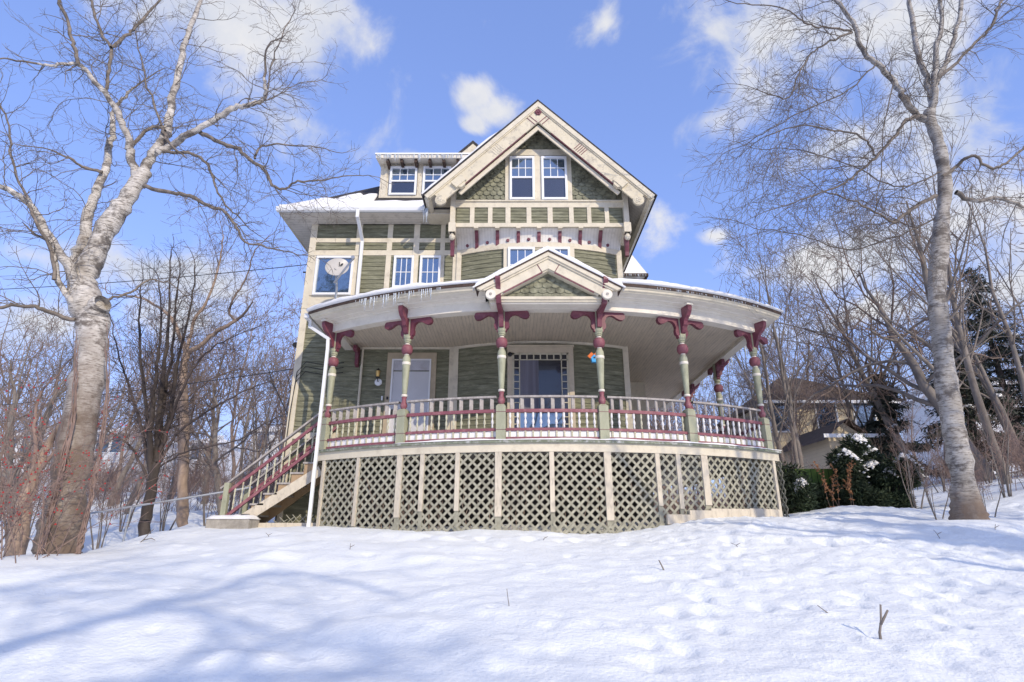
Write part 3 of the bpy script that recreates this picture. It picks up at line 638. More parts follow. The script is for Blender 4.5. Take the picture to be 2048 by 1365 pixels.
# ---- porch
PCX, PR, PCY = 0.7, 8.35, 18.93
DZ = 1.636
XL, XR = -4.42, 5.87; YB = 20.0
def path(inset, n=40, yl=WY, yb=YB):
    """plan outline inset from the roof edge: points with outward normals, left side, round front, right side"""
    R = 8.92 - inset; xl, xr = XL + inset, XR - inset
    a0 = math.asin((xl - PCX) / R); a1 = math.asin((xr - PCX) / R)
    pts = [(xl, yl, -1.0, 0.0)]
    for a in np.linspace(a0, a1, n): pts.append((PCX + R * math.sin(a), PCY - R * math.cos(a), math.sin(a), -math.cos(a)))
    pts.append((xr, yb, 1.0, 0.0)); return pts
def sweep(prof, n=40, yl=WY):
    mbx = MB(); mbx.grid([[(x, y, z) for x, y, _, _ in path(d, n, yl)] for d, z in prof]); return mbx
GAP = 1.22                                # half width of the gap the pediment fills
def halves(inset, n=40):
    """the same outline in two runs, left and right of the pediment"""
    R = 8.92 - inset; xl, xr = XL + inset, XR - inset; f = lambda a: (PCX + R * math.sin(a), PCY - R * math.cos(a), math.sin(a), -math.cos(a))
    L_ = [(xl, WY, -1.0, 0.0)] + [f(a) for a in np.linspace(math.asin((xl - PCX) / R), -math.asin(GAP / R), n)]
    R_ = [f(a) for a in np.linspace(math.asin(GAP / R), math.asin((xr - PCX) / R), n)] + [(xr, YB, 1.0, 0.0)]
    return L_, R_
def sweep2(prof, n=24):
    mbx = MB()
    for k in (0, 1): mbx.grid([[(x, y, z) for x, y, _, _ in halves(d, n)[k]] for d, z in prof])
    return mbx
mb = MB()
for k in (0, 1):
    P0 = halves(0.0)[k]; mb.grid([[(x, y, 4.60) for x, y, _, _ in P0], [((XL if k == 0 and i == 0 else BX1 if k and i == len(P0) - 1 else min(max(PCX + (x - PCX) * (.62 if abs(x - PCX) > 1.3 else 1), WX0), BX1 + .2)), (YB if k and i == len(P0) - 1 else WY - .1), 5.1) for i, (x, y, _, _) in enumerate(P0)]])
proof = part(mb, 'porch_roof', M['roofing'])
sub(sweep2([(0.0, 4.605), (0.0, 4.55), (0.03, 4.548)]), 'roof_edge', M['dark_edge'], proof)
sub(sweep2([(0.02, 4.552), (0.03, 4.53), (0.055, 4.515), (0.065, 4.485), (0.10, 4.465), (0.11, 4.455)]), 'crown_moulding', M['trim'], proof)
sub(sweep2([(0.11, 4.458), (0.27, 4.44), (0.28, 4.425), (0.40, 4.41), (0.405, 4.385), (0.43, 4.38)]), 'porch_soffit', M['beam'], proof)
sub(sweep([(0.43, 4.385), (0.43, 4.20), (0.64, 4.20), (0.64, 4.28)]), 'porch_beam', M['beam'], proof)
mb = MB(); Pi = path(0.6)
mb.add([(x, y, 4.268) for x, y, _, _ in Pi] + [(BX1 - .05, YB, 4.268), (BX1 - .05, WY + .02, 4.268)], [tuple(range(len(Pi) + 2))])
sub(mb, 'porch_ceiling', M['ceil'], proof)
b = MB(); b.grid([[(x, y, 4.268) for x, y, _, _ in bay_pts(.05)], [(x, y, 4.215) for x, y, _, _ in bay_pts(.04)], [(x, y, 4.215) for x, y, _, _ in bay_pts(0)]]); b.box(WX0 + 1.5, WX1, WY - .05, WY, 4.215, 4.266); sub(b, 'ceiling_moulding', M['trim'], proof)
# snow on the porch roof, with a rounded lip
r_ = np.random.RandomState(2)
def psnow():
    rows = []
    prof = [(0.012, 4.607), (-0.035, 4.62), (-0.05, 4.655), (-0.03, 4.69), (0.04, 4.71), (0.3, 4.74), (1.0, 4.86), (1.9, 5.02)]
    b = MB()
    for hh in (0, 1):
        rows = []
        for k, (d, z) in enumerate(prof):
            row = []
            for x, y, nx, ny in halves(d, 80)[hh]:
                w = float(vnoise(np.array(x * 2.6 + 5), np.array(y * 2.6))) - .5; w2 = float(vnoise(np.array(x * 9), np.array(y * 9))) - .5
                right = max(0.0, min(1.0, (x - 3.0) / 2.0)); thin = 1 - .45 * right
                zz = 4.607 + (z - 4.607) * (thin * (1 + .5 * w) + (.25 * w2 if 0 < k < 6 else 0))
                row.append((x + nx * .02 * w, y + ny * .02 * w, max(zz, 4.607)))
            rows.append(row)
        b.grid(rows)
    tag(b.build('porch_snow', M['roof_snow'], None, True), 'band of snow lying along the curved edge of the porch roof', 'snow', kind='stuff')
psnow()
# pediment over the middle bay
TY, FY = 10.24, 10.02
pk = at(1099, 505, FY); pz = pk[2]; pxc = 0.70
el = at(962, 577, FY); ph = (abs(el[0] - pxc) + 1.42) / 2; pdz = pz - el[2]
sl_ = math.atan2(pdz, ph); 
tym_b = Zp(597, TY)
mb = MB(); mb.prism([(-ph * .86, tym_b), (ph * .86, tym_b), (0, tym_b + ph * .86 * math.tan(sl_))], (pxc, TY, 0), (1, 0, 0), (0, 0, 1), (0, 1, 0), 0, .25)
ped = part(mb, 'pediment', M['shingle'])
mb = MB(); z = tym_b; row = 0; wd = .17
while z < pz - .3:
    x = -1.3 + (wd / 2 if row % 2 else 0)
    while x < 1.3:
        if z + .05 < tym_b + (ph * .86 - abs(x + wd / 2)) * math.tan(sl_):
            w2 = wd * .48; c_ = pxc + x + wd / 2; zb_ = z - .01; zt = z + .11
            pts = [(c_ - w2, zt), (c_ - w2, zb_ + .03), (c_ - w2 * .5, zb_), (c_ + w2 * .5, zb_), (c_ + w2, zb_ + .03), (c_ + w2, zt)]
            mb.add([(a, TY - (.02 if e < zt else .004), e) for a, e in pts] + [(a, TY - .001, e) for a, e in pts[1:5]], [(0, 1, 2, 3, 4, 5), (1, 6, 7, 2)[::-1], (2, 7, 8, 3)[::-1], (3, 8, 9, 4)[::-1]])
        x += wd
    z += .11; row += 1
sub(mb, 'shingles', M['shingle'], ped)
for sgn in (-1, 1):
    d = Vector((sgn * math.cos(sl_), 0, -math.sin(sl_))); nrm = Vector((-sgn * math.sin(sl_), 0, -math.cos(sl_))); O = Vector((pxc, FY, pz)); Ln = ph / math.cos(sl_)
    tn = math.tan(sl_)
    def slab2(u0, u1, v0, v1, t0, t1, m, name, ends=0.0):
        b = MB(); b.prism([(max(u0, v0 * tn), v0), (u1, v0), (u1 - ends, v1), (max(u0, v1 * tn), v1)], O, d, nrm, (0, 1, 0), t0, t1); return sub(b, name, M[m], ped)
    slab2(0, Ln + .02, .0, .075, -.03, .06, 'trim', 'crown_moulding', .05); slab2(0, Ln - .05, .05, .11, .0, .06, 'trim', 'crown_moulding', .05)
    slab2(0, Ln - .16, .10, .285, .03, .08, 'trim', 'rake_board'); slab2(.30, Ln - .40, .285, .305, .04, .07, 'pink', 'rake_edging'); slab2(0.1, Ln - .3, .285, .31, .07, .24, 'trim', 'inner_rake')
    b = MB(); b.prism([(.14, .235), (.40, .235), (.40, .25), (.14, .25)], O + nrm * .0, (d * .62 + nrm * -.78), (nrm * .62 + d * .78), (0, 1, 0), .022, .04) if False else b.prism([(.30, .11), (.315, .11), (.315, .285), (.30, .285)], O, d, nrm, (0, 1, 0), .022, .04)
    sub(b, 'carved_line', M['red'], ped)
    c = O + d * (Ln - .16) + nrm * .225
    b = MB(); b.lathe([(.098, -.07), (.098, .0), (.09, .005)], c, 18, 'y'); sub(b, 'scroll', M['beam'], ped)
    b = MB()
    for k in range(6):
        t = k * math.pi / 3; b.lathe([(.009, 0), (.009, .016), (.004, .02)], c + Vector((math.cos(t), 0, math.sin(t))) * .02, 6, 'y')
    sub(b, 'rosette', M['grey_wood'], ped)
    b = MB(); b.prism([(-.0, 0), (Ln + .03, 0), (Ln + .03, -.025), (-.015, -.025)], O, d, nrm, (0, 1, 0), -.04, 3.0); sub(b, 'roof_slope', M['dark_edge'], ped)
    rows = []
    for i in range(31):
        u = (Ln + .08) * i / 30; w = float(vnoise(np.array(u * 4 + sgn), np.array(3.))); h = .075 * (.7 + .6 * w) * (1 if i < 29 else .5)
        p = O + d * u - nrm * .026
        if i == 0: p = Vector((pxc, FY, pz + .03))
        U = Vector((0, 0, 1)) if i == 0 else -nrm
        rows.append([p + Vector((0, -.05, 0)), p + U * (h * .5) + Vector((0, -.085, 0)), p + U * h + Vector((0, -.04, 0)), p + U * (h * 1.05) + Vector((0, .5, 0)), p + U * (h * 1.05) + Vector((0, 2.9, 0))])
    b = MB(); b.grid(rows); tag(b.build('pediment_snow', M['roof_snow'], None, True), 'snow on the %s slope of the small porch pediment' % ('left' if sgn < 0 else 'right'), 'snow', kind='stuff')
b = MB(); xe = ph * .84; b.box(pxc - xe, pxc + xe, TY - .1, TY + .1, tym_b - .06, tym_b - .004); b.box(pxc - xe, pxc + xe, TY - .07, TY + .1, tym_b - .1, tym_b - .06); sub(b, 'cornice_moulding', M['trim'], ped)
b = MB(); b.box(pxc - xe + .02, pxc + xe - .02, TY - .03, TY + .3, 4.205, tym_b - .1); sub(b, 'frieze_board', M['beam'], ped)
# dentil row under the shingles
b = MB()
for k in range(34): x = pxc - xe + .12 + k * (2 * xe - .24) / 33; b.box(x - .012, x + .012, TY - .04, TY - .0, tym_b - .004, tym_b + .02)
sub(b, 'dentils', M['sage'], ped)

# deck
mb = MB(); Pd = path(.37)
for zz in (DZ, DZ - .04): mb.add([(x, y, zz) for x, y, _, _ in Pd] + [(BX1 - .05, YB, zz), (BX1 - .05, WY + .02, zz)], [tuple(range(len(Pd) + 2))])
deck = part(mb, 'deck', M['grey_wood'])
sub(sweep([(.37, DZ + .004), (.365, DZ - .02), (.37, DZ - .042), (.45, DZ - .042)]), 'deck_edge', mat('mossy_edge', (.2, .22, .16), .8, .3, 8, (.7, .7, .72), .7, 9), deck)
sub(sweep([(.42, DZ - .04), (.42, 1.435), (.46, 1.435)]), 'deck_fascia', M['trim'], deck)
# snow dusted on the deck edge
b = MB(); rows = []
for d, z in ((.355, .0), (.36, .02), (.40, .03), (.47, .022), (.52, 0)):
    rows.append([(x, y, DZ + .005 + z * (.35 + 1.1 * float(vnoise(np.array(x * 3.1), np.array(y * 3.)))) * (0.1 if x < -2.2 else 1)) for x, y, _, _ in path(d, 90)[1:-1]])
b.grid(rows); tag(b.build('deck_snow', M['roof_snow'], None, True), 'thin line of snow along the curved deck edge', 'snow', kind='stuff')

# porch posts (shaft mesh > base_block, vase, ring, ball, cap_block, bracket), local origin on the deck, front towards -Y
prof_shaft = [(.046, .99), (.05, 1.02), (.062, 1.25), (.074, 1.5), (.082, 1.66), (.083, 1.70), (.078, 1.74), (.055, 1.785), (.045, 1.815)]
m_shaft = MB().lathe(prof_shaft).mesh('post_shaft', M['sage'], True)
mbb = MB(); hb = .088
mbb.box(-hb, hb, -hb, hb, .005, .66); mbb.prism([(-hb, -hb), (hb, -hb), (hb, hb), (-hb, hb)], (0, 0, 0), (1, 0, 0), (0, 1, 0), (0, 0, 1), .66, .661)
mbb.add([(-hb, -hb, .66), (hb, -hb, .66), (hb, hb, .66), (-hb, hb, .66), (-.055, -.055, .70), (.055, -.055, .70), (.055, .055, .70), (-.055, .055, .70)], [(0, 1, 5, 4), (1, 2, 6, 5), (2, 3, 7, 6), (3, 0, 4, 7), (4, 5, 6, 7)])
m_base = mbb.mesh('post_base', M['sage'])
m_lines = [MB().box(-hb - .003, hb + .003, -hb - .003, hb + .003, z, z + .009).mesh('post_line', M['red']) for z in (.21, .545)]
m_vase = MB().lathe([(.045, .695), (.05, .715), (.066, .745), (.07, .775), (.064, .81), (.048, .845), (.042, .87), (.05, .95)]).mesh('post_vase', M['pink'], True)
m_rings = [MB().lathe(p_).mesh('post_ring', M['beam'], True) for p_ in ([(.05, .945), (.062, .955), (.062, .985), (.05, .995)], [(.086, 1.60), (.0875, 1.605), (.0875, 1.65), (.085, 1.655)], [(.044, 1.795), (.048, 1.80), (.048, 1.84), (.042, 1.845)], [(.044, 2.02), (.05, 2.03), (.05, 2.05), (.044, 2.06)])]
m_ball = MB().lathe([(.05, 1.825), (.085, 1.835), (.108, 1.875), (.115, 1.925), (.108, 1.975), (.085, 2.01), (.05, 2.02)], n=18).mesh('post_ball', M['pink'], True)
mbb = MB().lathe([(.045, 2.05), (.07, 2.06), (.058, 2.085), (.075, 2.10), (.07, 2.125), (.088, 2.16), (.09, 2.2)])
mbb.box(-.062, .062, -.062, .062, 2.19, 2.565); m_cap = mbb.mesh('post_cap', M['sage'])
bprof = [(.06, 0), (.5, 0), (.53, -.02), (.55, -.075), (.535, -.125), (.49, -.155), (.43, -.15), (.37, -.12), (.32, -.085), (.27, -.065), (.21, -.075), (.165, -.11), (.14, -.165), (.135, -.215), (.148, -.25), (.15, -.30), (.135, -.345), (.105, -.365), (.1, -.40), (.075, -.42), (.06, -.42)]
m_side = MB().prism(bprof, (0, 0, 2.562), (1, 0, 0), (0, 0, 1), (0, 1, 0), -.04, .04).mesh('post_bracket', M['red'])
fprof = [(.062, .185), (.36, .20), (.375, .16), (.36, .08), (.30, -.01), (.24, -.05), (.2, -.1), (.18, -.17), (.14, -.20), (.13, -.26), (.11, -.3), (.062, -.33)]
m_front = MB().prism(fprof, (0, 0, 2.565), (1, 0, 0), (0, 0, 1), (0, 1, 0), -.045, .045).mesh('post_bracket_front', M['red'])
m_block = MB().box(.05, .385, -.07, .07, 2.565 + .19, 2.565 + .235).mesh('bracket_block', M['beam'])
angs = [math.asin((x - PCX) / PR) for x in (-3.87, -2.12, -.2, 1.70, 3.44, 5.25)]
post_at = [(PCX + PR * math.sin(a), PCY - PR * math.cos(a), a) for a in angs] + [(5.27, 14.3, math.pi / 2), (5.27, 16.8, math.pi / 2)]
plabel = ['first porch post at the stair, left end', 'second porch post in front of the grey door', 'third porch post left of the bay window', 'fourth porch post right of the bay window', 'fifth porch post of the curved front', 'corner porch post at the right end', 'side porch post behind the right corner', 'farthest side porch post']
for i, (x, y, a) in enumerate(post_at):
    o = link('porch_post', m_shaft, house, Vector((x, y, DZ)) - HL, a, plabel[i])
    for nm, me in (('base_block', m_base), *(('base_line', q_) for q_ in m_lines), ('vase', m_vase), *(('ring', q_) for q_ in m_rings), ('ball', m_ball), ('cap_block', m_cap)): link(nm, me, o)
    if i != 0: link('bracket', m_side, o, rz=math.pi)
    link('bracket', m_side, o)
    if i in (2, 3): continue
    f_ = link('bracket', m_front, o, rz=-math.pi / 2); link('bracket_block', m_block, o, rz=-math.pi / 2)
# tall brackets carrying the pediment at the two middle posts
for i in (2, 3):
    x, y, a = post_at[i]; b = MB(); zt = tym_b + .12
    b.prism([(.062, -.34), (.11, -.34), (.14, -.2), (.2, -.11), (.40, -.06), (.53, -.02), (.57, .08), (.57, .22), (.61, .3), (.67, .36), (.70, .41), (.70, .47), (.60, .47), (.42, .32), (.36, .1), (.30, -.005), (.062, -.005)], (x, y, 4.2), (math.sin(a), -math.cos(a), 0), (0, 0, 1), (math.cos(a), math.sin(a), 0), -.045, .045)
    part(b, 'tall_bracket', M['red'])
# left side beam bracket on the wall
b = MB(); b.prism([(0, 0), (.34, 0), (.36, -.08), (.28, -.14), (.16, -.12), (.12, -.25), (.12, -.4), (0, -.45)], (-3.66, WY - .02, 4.22), (0, -1, 0), (0, 0, 1), (1, 0, 0), -.04, .04); part(b, 'wall_bracket', M['red'])
b = MB(); b.tube([(-3.55, WY - .05, 4.26), (-3.55, WY - .05, DZ)], .028, 8); part(b, 'wall_pipe', M['trim'])
# railings, following the curve
tprof = [(.02, 1.885 - DZ), (.02, 1.93 - DZ), (.012, 1.945 - DZ), (.024, 1.975 - DZ), (.024, 2.0 - DZ), (.011, 2.035 - DZ), (.014, 2.06 - DZ), (.02, 2.10 - DZ), (.012, 2.125 - DZ), (.02, 2.14 - DZ), (.02, 2.185 - DZ)]
tprof = [(.017, .25), (.017, .295), (.011, .31), (.023, .345), (.024, .375), (.015, .41), (.010, .43), (.018, .455), (.022, .48), (.020, .50), (.02, .55)]
m_bal = MB().lathe(tprof, n=8).mesh('baluster', M['bal'], True)
m_balw = MB().lathe([(r * 1.12, z) for r, z in tprof], n=8).mesh('baluster_snowy', M['white_bal'], True)
m_slat = MB().box(-.036, .036, -.011, .011, .605, .825).mesh('rail_slat', M['grey_wood'])
m_stub = MB().box(-.017, .017, -.022, .02, .085, .20).mesh('rail_stub', M['bal'])
def rail_bay(pf, label, nb, ns, snowy):
    """pf(t) -> x, y, tangent angle"""
    ts = np.linspace(0, 1, 9)
    def strip(d0, d1, z0, z1):
        mbx = MB(); rows = []
        for d, z in ((d0, z0), (d1, z0), (d1, z1), (d0, z1), (d0, z0)):
            rows.append([(pf(t)[0] - math.sin(pf(t)[2]) * d, pf(t)[1] + math.cos(pf(t)[2]) * d, DZ + z) for t in ts])
        return mbx.grid(rows)
    rl = part(strip(-.03, .03, .545, .605), 'railing', M['pink'], label)
    sub(strip(-.045, .045, .825, .86), 'top_rail', M['grey_wood'], rl)
    sub(strip(-.03, .03, .20, .25), 'middle_rail', M['pink'], rl); sub(strip(-.03, .03, .03, .085), 'bottom_rail', M['pink'], rl)
    sub(strip(.0, .09, .085, .198), 'snow', M['roof_snow'], rl)
    rr = random.Random(label)
    for k in range(nb):
        x, y, a = pf((k + .5) / nb); white = snowy > rr.random()
        link('baluster', m_balw if white else m_bal, rl, (x, y, DZ), a); link('stub', m_stub, rl, (x, y, DZ), a)
    for k in range(ns):
        x, y, a = pf((k + .55) / ns); link('slat', m_slat, rl, (x, y, DZ), a + rad(32 + rr.uniform(-8, 8)))
rlabel = ['railing left of the grey door post, beside the stair', 'railing in front of the grey door', 'railing in front of the bay window', 'railing right of the bay window', 'railing at the right end of the curved front']
for i in range(5):
    g = .011
    a0, a1 = angs[i] + g, angs[i + 1] - g
    rail_bay(lambda t, a0=a0, a1=a1: (PCX + PR * math.sin(a0 + (a1 - a0) * t), PCY - PR * math.cos(a0 + (a1 - a0) * t), a0 + (a1 - a0) * t), rlabel[i], (11, 12, 12, 11, 12)[i], 9, (.0, .12, .9, .92, 1.0)[i])
for y0, y1, lb in ((12.1, 14.2, 'side railing behind the right corner'), (14.4, 16.7, 'farther side railing')):
    rail_bay(lambda t, y0=y0, y1=y1: (5.27, y0 + (y1 - y0) * t, math.pi / 2), lb, 11, 9, .8)

# lattice skirt: flat panels between battens
def cyl(x, y, R):
    a, b_ = ray(x, y)       # X = aY ; (aY-PCX)^2+(Y-PCY)^2=R^2
    A = a * a + 1; B = -2 * (a * PCX + PCY); Cc = PCX ** 2 + PCY ** 2 - R * R
    Y = (-B - math.sqrt(B * B - 4 * A * Cc)) / (2 * A); return math.asin((a * Y - PCX) / R)
bat = [(651, .035), (719, .035), (801, .055), (846, .04), (916, .04), (997, .06), (1103, .042), (1214, .065), (1313, .042), (1354, .042), (1406, .07), (1543, .04)]
LR = 8.47
ba = [cyl(x, 905, LR) for x, _ in bat]
def lattice_panel(p, q_, z0, z1, label=None):
    p = Vector((p[0], p[1], 0)); q_ = Vector((q_[0], q_[1], 0)); W = (q_ - p).length; u = (q_ - p).normalized(); n = Vector((u.y, -u.x, 0)); Hh = z1 - z0
    b = MB(); pitch = .172; w = .021 * math.sqrt(2); rr = random.Random(int(p.x * 1000))
    for sg, off in ((1, .012), (-1, .002)):
        c = -Hh - W
        while c < W + Hh:
            cj = c + rr.uniform(-.011, .011)
            # line s = cj + sg*z ; strip half-width w along s
            poly = []
            def clipz(s_edge):
                return s_edge
            z_in = []
            # centre line clip to the rectangle
            zs = sorted([0, Hh] + [zz for zz in ((0 - cj) / sg, (W - cj) / sg) if 0 < zz < Hh])
            for a_, b2 in zip(zs[:-1], zs[1:]):
                sm = cj + sg * (a_ + b2) / 2
                if 0 <= sm <= W and b2 - a_ > .01:
                    dz = .021 * q
                    A = p + u * (cj + sg * a_); Bp = p + u * (cj + sg * b2)
                    t = (u * sg + Vector((0, 0, 1))).normalized(); nn = t.cross(n).normalized() * .021
                    o_ = n * off; th = n * .009
                    A = A + Vector((0, 0, z0 + a_)); Bp = Bp + Vector((0, 0, z0 + b2))
                    vs = [A - nn + o_, A + nn + o_, Bp + nn + o_, Bp - nn + o_]
                    b.add([v_ for v_ in vs] + [v_ + th for v_ in vs], [(4, 5, 6, 7), (3, 2, 1, 0), (0, 1, 5, 4), (1, 2, 6, 5), (2, 3, 7, 6), (3, 0, 4, 7)])
            c += pitch
    return b
pt = lambda a, R: (PCX + R * math.sin(a), PCY - R * math.cos(a))
for i in range(len(ba) - 1):
    p, q_ = pt(ba[i], LR - .02), pt(ba[i + 1], LR - .02); g0 = min(H(*p), H(*q_)) - .1
    lp_ = part(lattice_panel(p, q_, g0, 1.44), 'lattice_panel', M['lattice'])
    if i in (4, 6, 7): o_ = Vector((math.sin(ba[i]), -math.cos(ba[i]))) * .024; sub(lattice_panel((p[0] + o_.x, p[1] + o_.y), (q_[0] + o_.x, q_[1] + o_.y), g0, g0 + .27), 'patch_strip', M['lattice'], lp_)
    b = MB(); rv = random.Random(i + 40)
    for k in range(9):
        t = rv.random(); x_, y_ = p[0] + (q_[0] - p[0]) * t, p[1] + (q_[1] - p[1]) * t; P = []; z_ = g0
        while z_ < rv.uniform(.6, 1.5): P.append((x_, y_ + .03 + rv.uniform(-.045, .03), z_)); x_ += rv.uniform(-.05, .05); z_ += .13
        if len(P) > 2: b.tube(P, .0045, 4)
    sub(b, 'dry_vine', M['bark_tan'], lp_)
for i, (x, hw_) in enumerate(bat):
    a = ba[i]; p = pt(a, LR); g0 = H(*p) - .08; b = MB()
    low = g0 + (.42 if i in (3, 4, 6, 8) else .30 if i in (2, 5, 7, 9, 10) else .1)
    if i in (0, 11): low = g0
    b.prism([(-hw_, low), (hw_, low), (hw_, 1.434), (-hw_, 1.434)], (p[0], p[1], 0), (math.cos(a), math.sin(a), 0), (0, 0, 1), (math.sin(a), -math.cos(a), 0), -.03, .022); bt = part(b, 'skirt_post', M['batten'])
    if low > g0 + .05:
        b = MB(); b.prism([(-hw_ * .9, g0 - .1), (hw_ * .9, g0 - .1), (hw_ * .9, low), (-hw_ * .9, low)], (p[0], p[1], 0), (math.cos(a), math.sin(a), 0), (0, 0, 1), (math.sin(a), -math.cos(a), 0), -.04, .0); sub(b, 'post_foot', M['lattice'], bt)
pr_ = pt(ba[-1], LR - .02); part(lattice_panel((XR - .43, pr_[1]), (XR - .43, 15), .15, 1.44), 'lattice_panel', M['lattice'], 'lattice of the side porch')
b = MB(); a0, a1 = cyl(1334, 1040, LR + .05), cyl(1563, 1030, LR + .05)
for k in range(6):
    t0, t1 = a0 + (a1 - a0) * k / 6, a0 + (a1 - a0) * (k + 1) / 6; p, q_ = pt(t0, LR + .05), pt(t1, LR + .05)
    g = H((p[0] + q_[0]) / 2, (p[1] + q_[1]) / 2); b.bar((p[0], p[1], g + .07), (q_[0], q_[1], g + .07), .05, .17)
part(b, 'base_board', M['batten'])
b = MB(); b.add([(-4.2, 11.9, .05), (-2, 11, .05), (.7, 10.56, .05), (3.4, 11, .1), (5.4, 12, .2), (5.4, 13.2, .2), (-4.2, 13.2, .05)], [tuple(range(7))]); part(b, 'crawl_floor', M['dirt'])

# door, sconce side: door in the wing wall
X0, X1 = Xp(773, 760, WY), Xp(872, 760, WY); Zt = Zp(707, WY)
xi0, xi1 = Xp(783, 760, WY), Xp(861.5, 760, WY); zi = Zp(720, WY)
b = MB(); b.box(xi0 + .03, xi1 - .03, WY - .03, WY - .005, DZ + .02, Zp(744, WY)); door = part(b, 'door', M['door'])
b = MB(); b.box(X0, xi0, WY - .055, WY, DZ, Zt); b.box(xi1, X1, WY - .055, WY, DZ, Zt); b.box(xi0, xi1, WY - .055, WY, zi, Zt); sub(b, 'casing', mat('tan_casing', (.46, .38, .27), .7, .1, 4, (.3, .25, .18), .4, 5), door)
b = MB(); b.box(xi0, xi0 + .035, WY - .075, WY - .02, DZ, zi); b.box(xi1 - .035, xi1, WY - .075, WY - .02, DZ, zi); b.box(xi0 + .035, xi1 - .035, WY - .075, WY - .02, zi - .03, zi); sub(b, 'frame', M['white'], door)
b = MB(); b.box(xi0 + .03, xi1 - .03, WY - .04, WY - .01, Zp(742, WY), zi - .03); sub(b, 'transom_panel', mat('worn_transom', (.5, .5, .55), .7, .12, 4, (.38, .34, .33), .5, 5), door)
b = MB(); b.box(xi0 + .05, xi0 + .09, WY - .06, WY - .03, DZ + 1.0, DZ + 1.12); b.lathe([(.012, 0), (.03, .02), (.03, .05)], (xi0 + .07, WY - .03, DZ + .97), 8, 'y'); sub(b, 'handle', M['black'], door)
# bay window on the porch
BY = 12.56
X0, X1, Zt = Xp(1014.7, 760, BY), Xp(1148, 760, BY), Zp(696, BY); Zb = DZ + .12
tan = mat('tan_window_casing', (.56, .48, .36), .7, .08, 4, (.34, .28, .2), .35, 5)
b = MB(); b.box(X0 + .1, X1 - .1, BY - .02, BY + .12, Zb, Zt - .12); bw = part(b, 'bay_window', glass_mat('dark_glass', (.018, .017, .024), .035, .05))
b = MB(); b.box(X0, X0 + .11, BY - .05, BY + .17, Zb, Zt); b.box(X1 - .11, X1, BY - .05, BY + .17, Zb, Zt); b.box(X0 + .11, X1 - .11, BY - .05, BY + .17, Zt - .13, Zt); b.box(X0 - .02, X1 + .02, BY - .07, BY + .17, Zt, Zt + .05); sub(b, 'casing', tan, bw)
b = MB(); xi0, xi1, zi = X0 + .11, X1 - .11, Zt - .13; s_ = .155; t0, t1 = BY - .035, BY - .018
b.box(xi0, xi0 + .045, t0, t1, Zb, zi); b.box(xi1 - .045, xi1, t0, t1, Zb, zi); b.box(xi0, xi1, t0, t1, zi - .045, zi)
b.box(xi0 + s_, xi0 + s_ + .022, t0, t1, Zb, zi); b.box(xi1 - s_ - .022, xi1 - s_, t0, t1, Zb, zi); b.box(xi0, xi1, t0, t1, zi - s_ - .022, zi - s_)
for k in range(1, 8): x = xi0 + .03 + (xi1 - xi0 - .06) * k / 8; b.box(x - .014, x + .014, t0 - .002, t1, zi - s_, zi - .02)
for k in range(2, 11):
    z = zi - .16 * k - .04
    for xa in (xi0 + .03, xi1 - s_): b.box(xa, xa + s_ - .02, t0 - .002, t1, z - .01, z + .01)
b.box(xi0 + s_, xi1 - s_, t0, t1, DZ + .42, DZ + .455)
sub(b, 'sash', mat('sash_paint', (.55, .5, .38), .7, .1, 6), bw)
b = MB(); b.box(xi0 + s_ + .02, xi1 - s_ - .02, BY - .03, BY - .021, DZ + .1, DZ + .92); sub(b, 'pane', M['glass'], bw, 'lower pane reflecting the sky')
b = MB(); n = 24; rows = [[(xi0 + s_ + .02 + .42 * k / n, BY - .0225 - .0015 * math.sin(k * .9), z) for k in range(n + 1)] for z in (DZ + .9, zi - s_ - .02)]
b.grid(rows); sub(b, 'curtain', mat('pale_curtain', (.15, .145, .18), .8, .25, 3, stretch=(5, 1, .1)), bw)

# ---- stairs on the left of the porch
SX = -4.02; n = 7; tr = .245; rs = (DZ - .2) / n; sy0, sy1 = 12.05, 12.98
mb = MB()
prof = [(0, DZ - .03)]
for k in range(n): 
    x = -k * tr; z = DZ - .03 - (k + 1) * rs; prof += [(x, z), (x - tr, z)]
prof += [(-n * tr, DZ - n * rs - .1), (-n * tr + .1, .0), (-.25, 1.05), (0, 1.15)]
def stringer(y): return MB().prism(prof, (SX, y, 0), (1, 0, 0), (0, 0, 1), (0, 1, 0), -.02, .02)
stairs = part(stringer(sy0), 'stairs', M['stairwood'])
sub(stringer(sy1), 'stringer', M['stairwood'], stairs)
for k in range(n):
    b = MB(); x = SX - k * tr; z = DZ - .03 - (k + 1) * rs; b.box(x - tr - .03, x, sy0 - .05, sy1 + .05, z, z + .035); sub(b, 'tread', M['grey_wood'], stairs)
    b = MB(); b.box(x - .02, x, sy0 + .02, sy1 - .02, z + .035, z + rs); sub(b, 'riser', M['stairwood'], stairs)
b = MB(); b.bar((SX - n * tr + .1, sy0 - .035, .14), (SX + .1, sy0 - .035, 1.27), .03, .2); sub(b, 'skirt_board', M['batten'], stairs)
slope = rs / tr
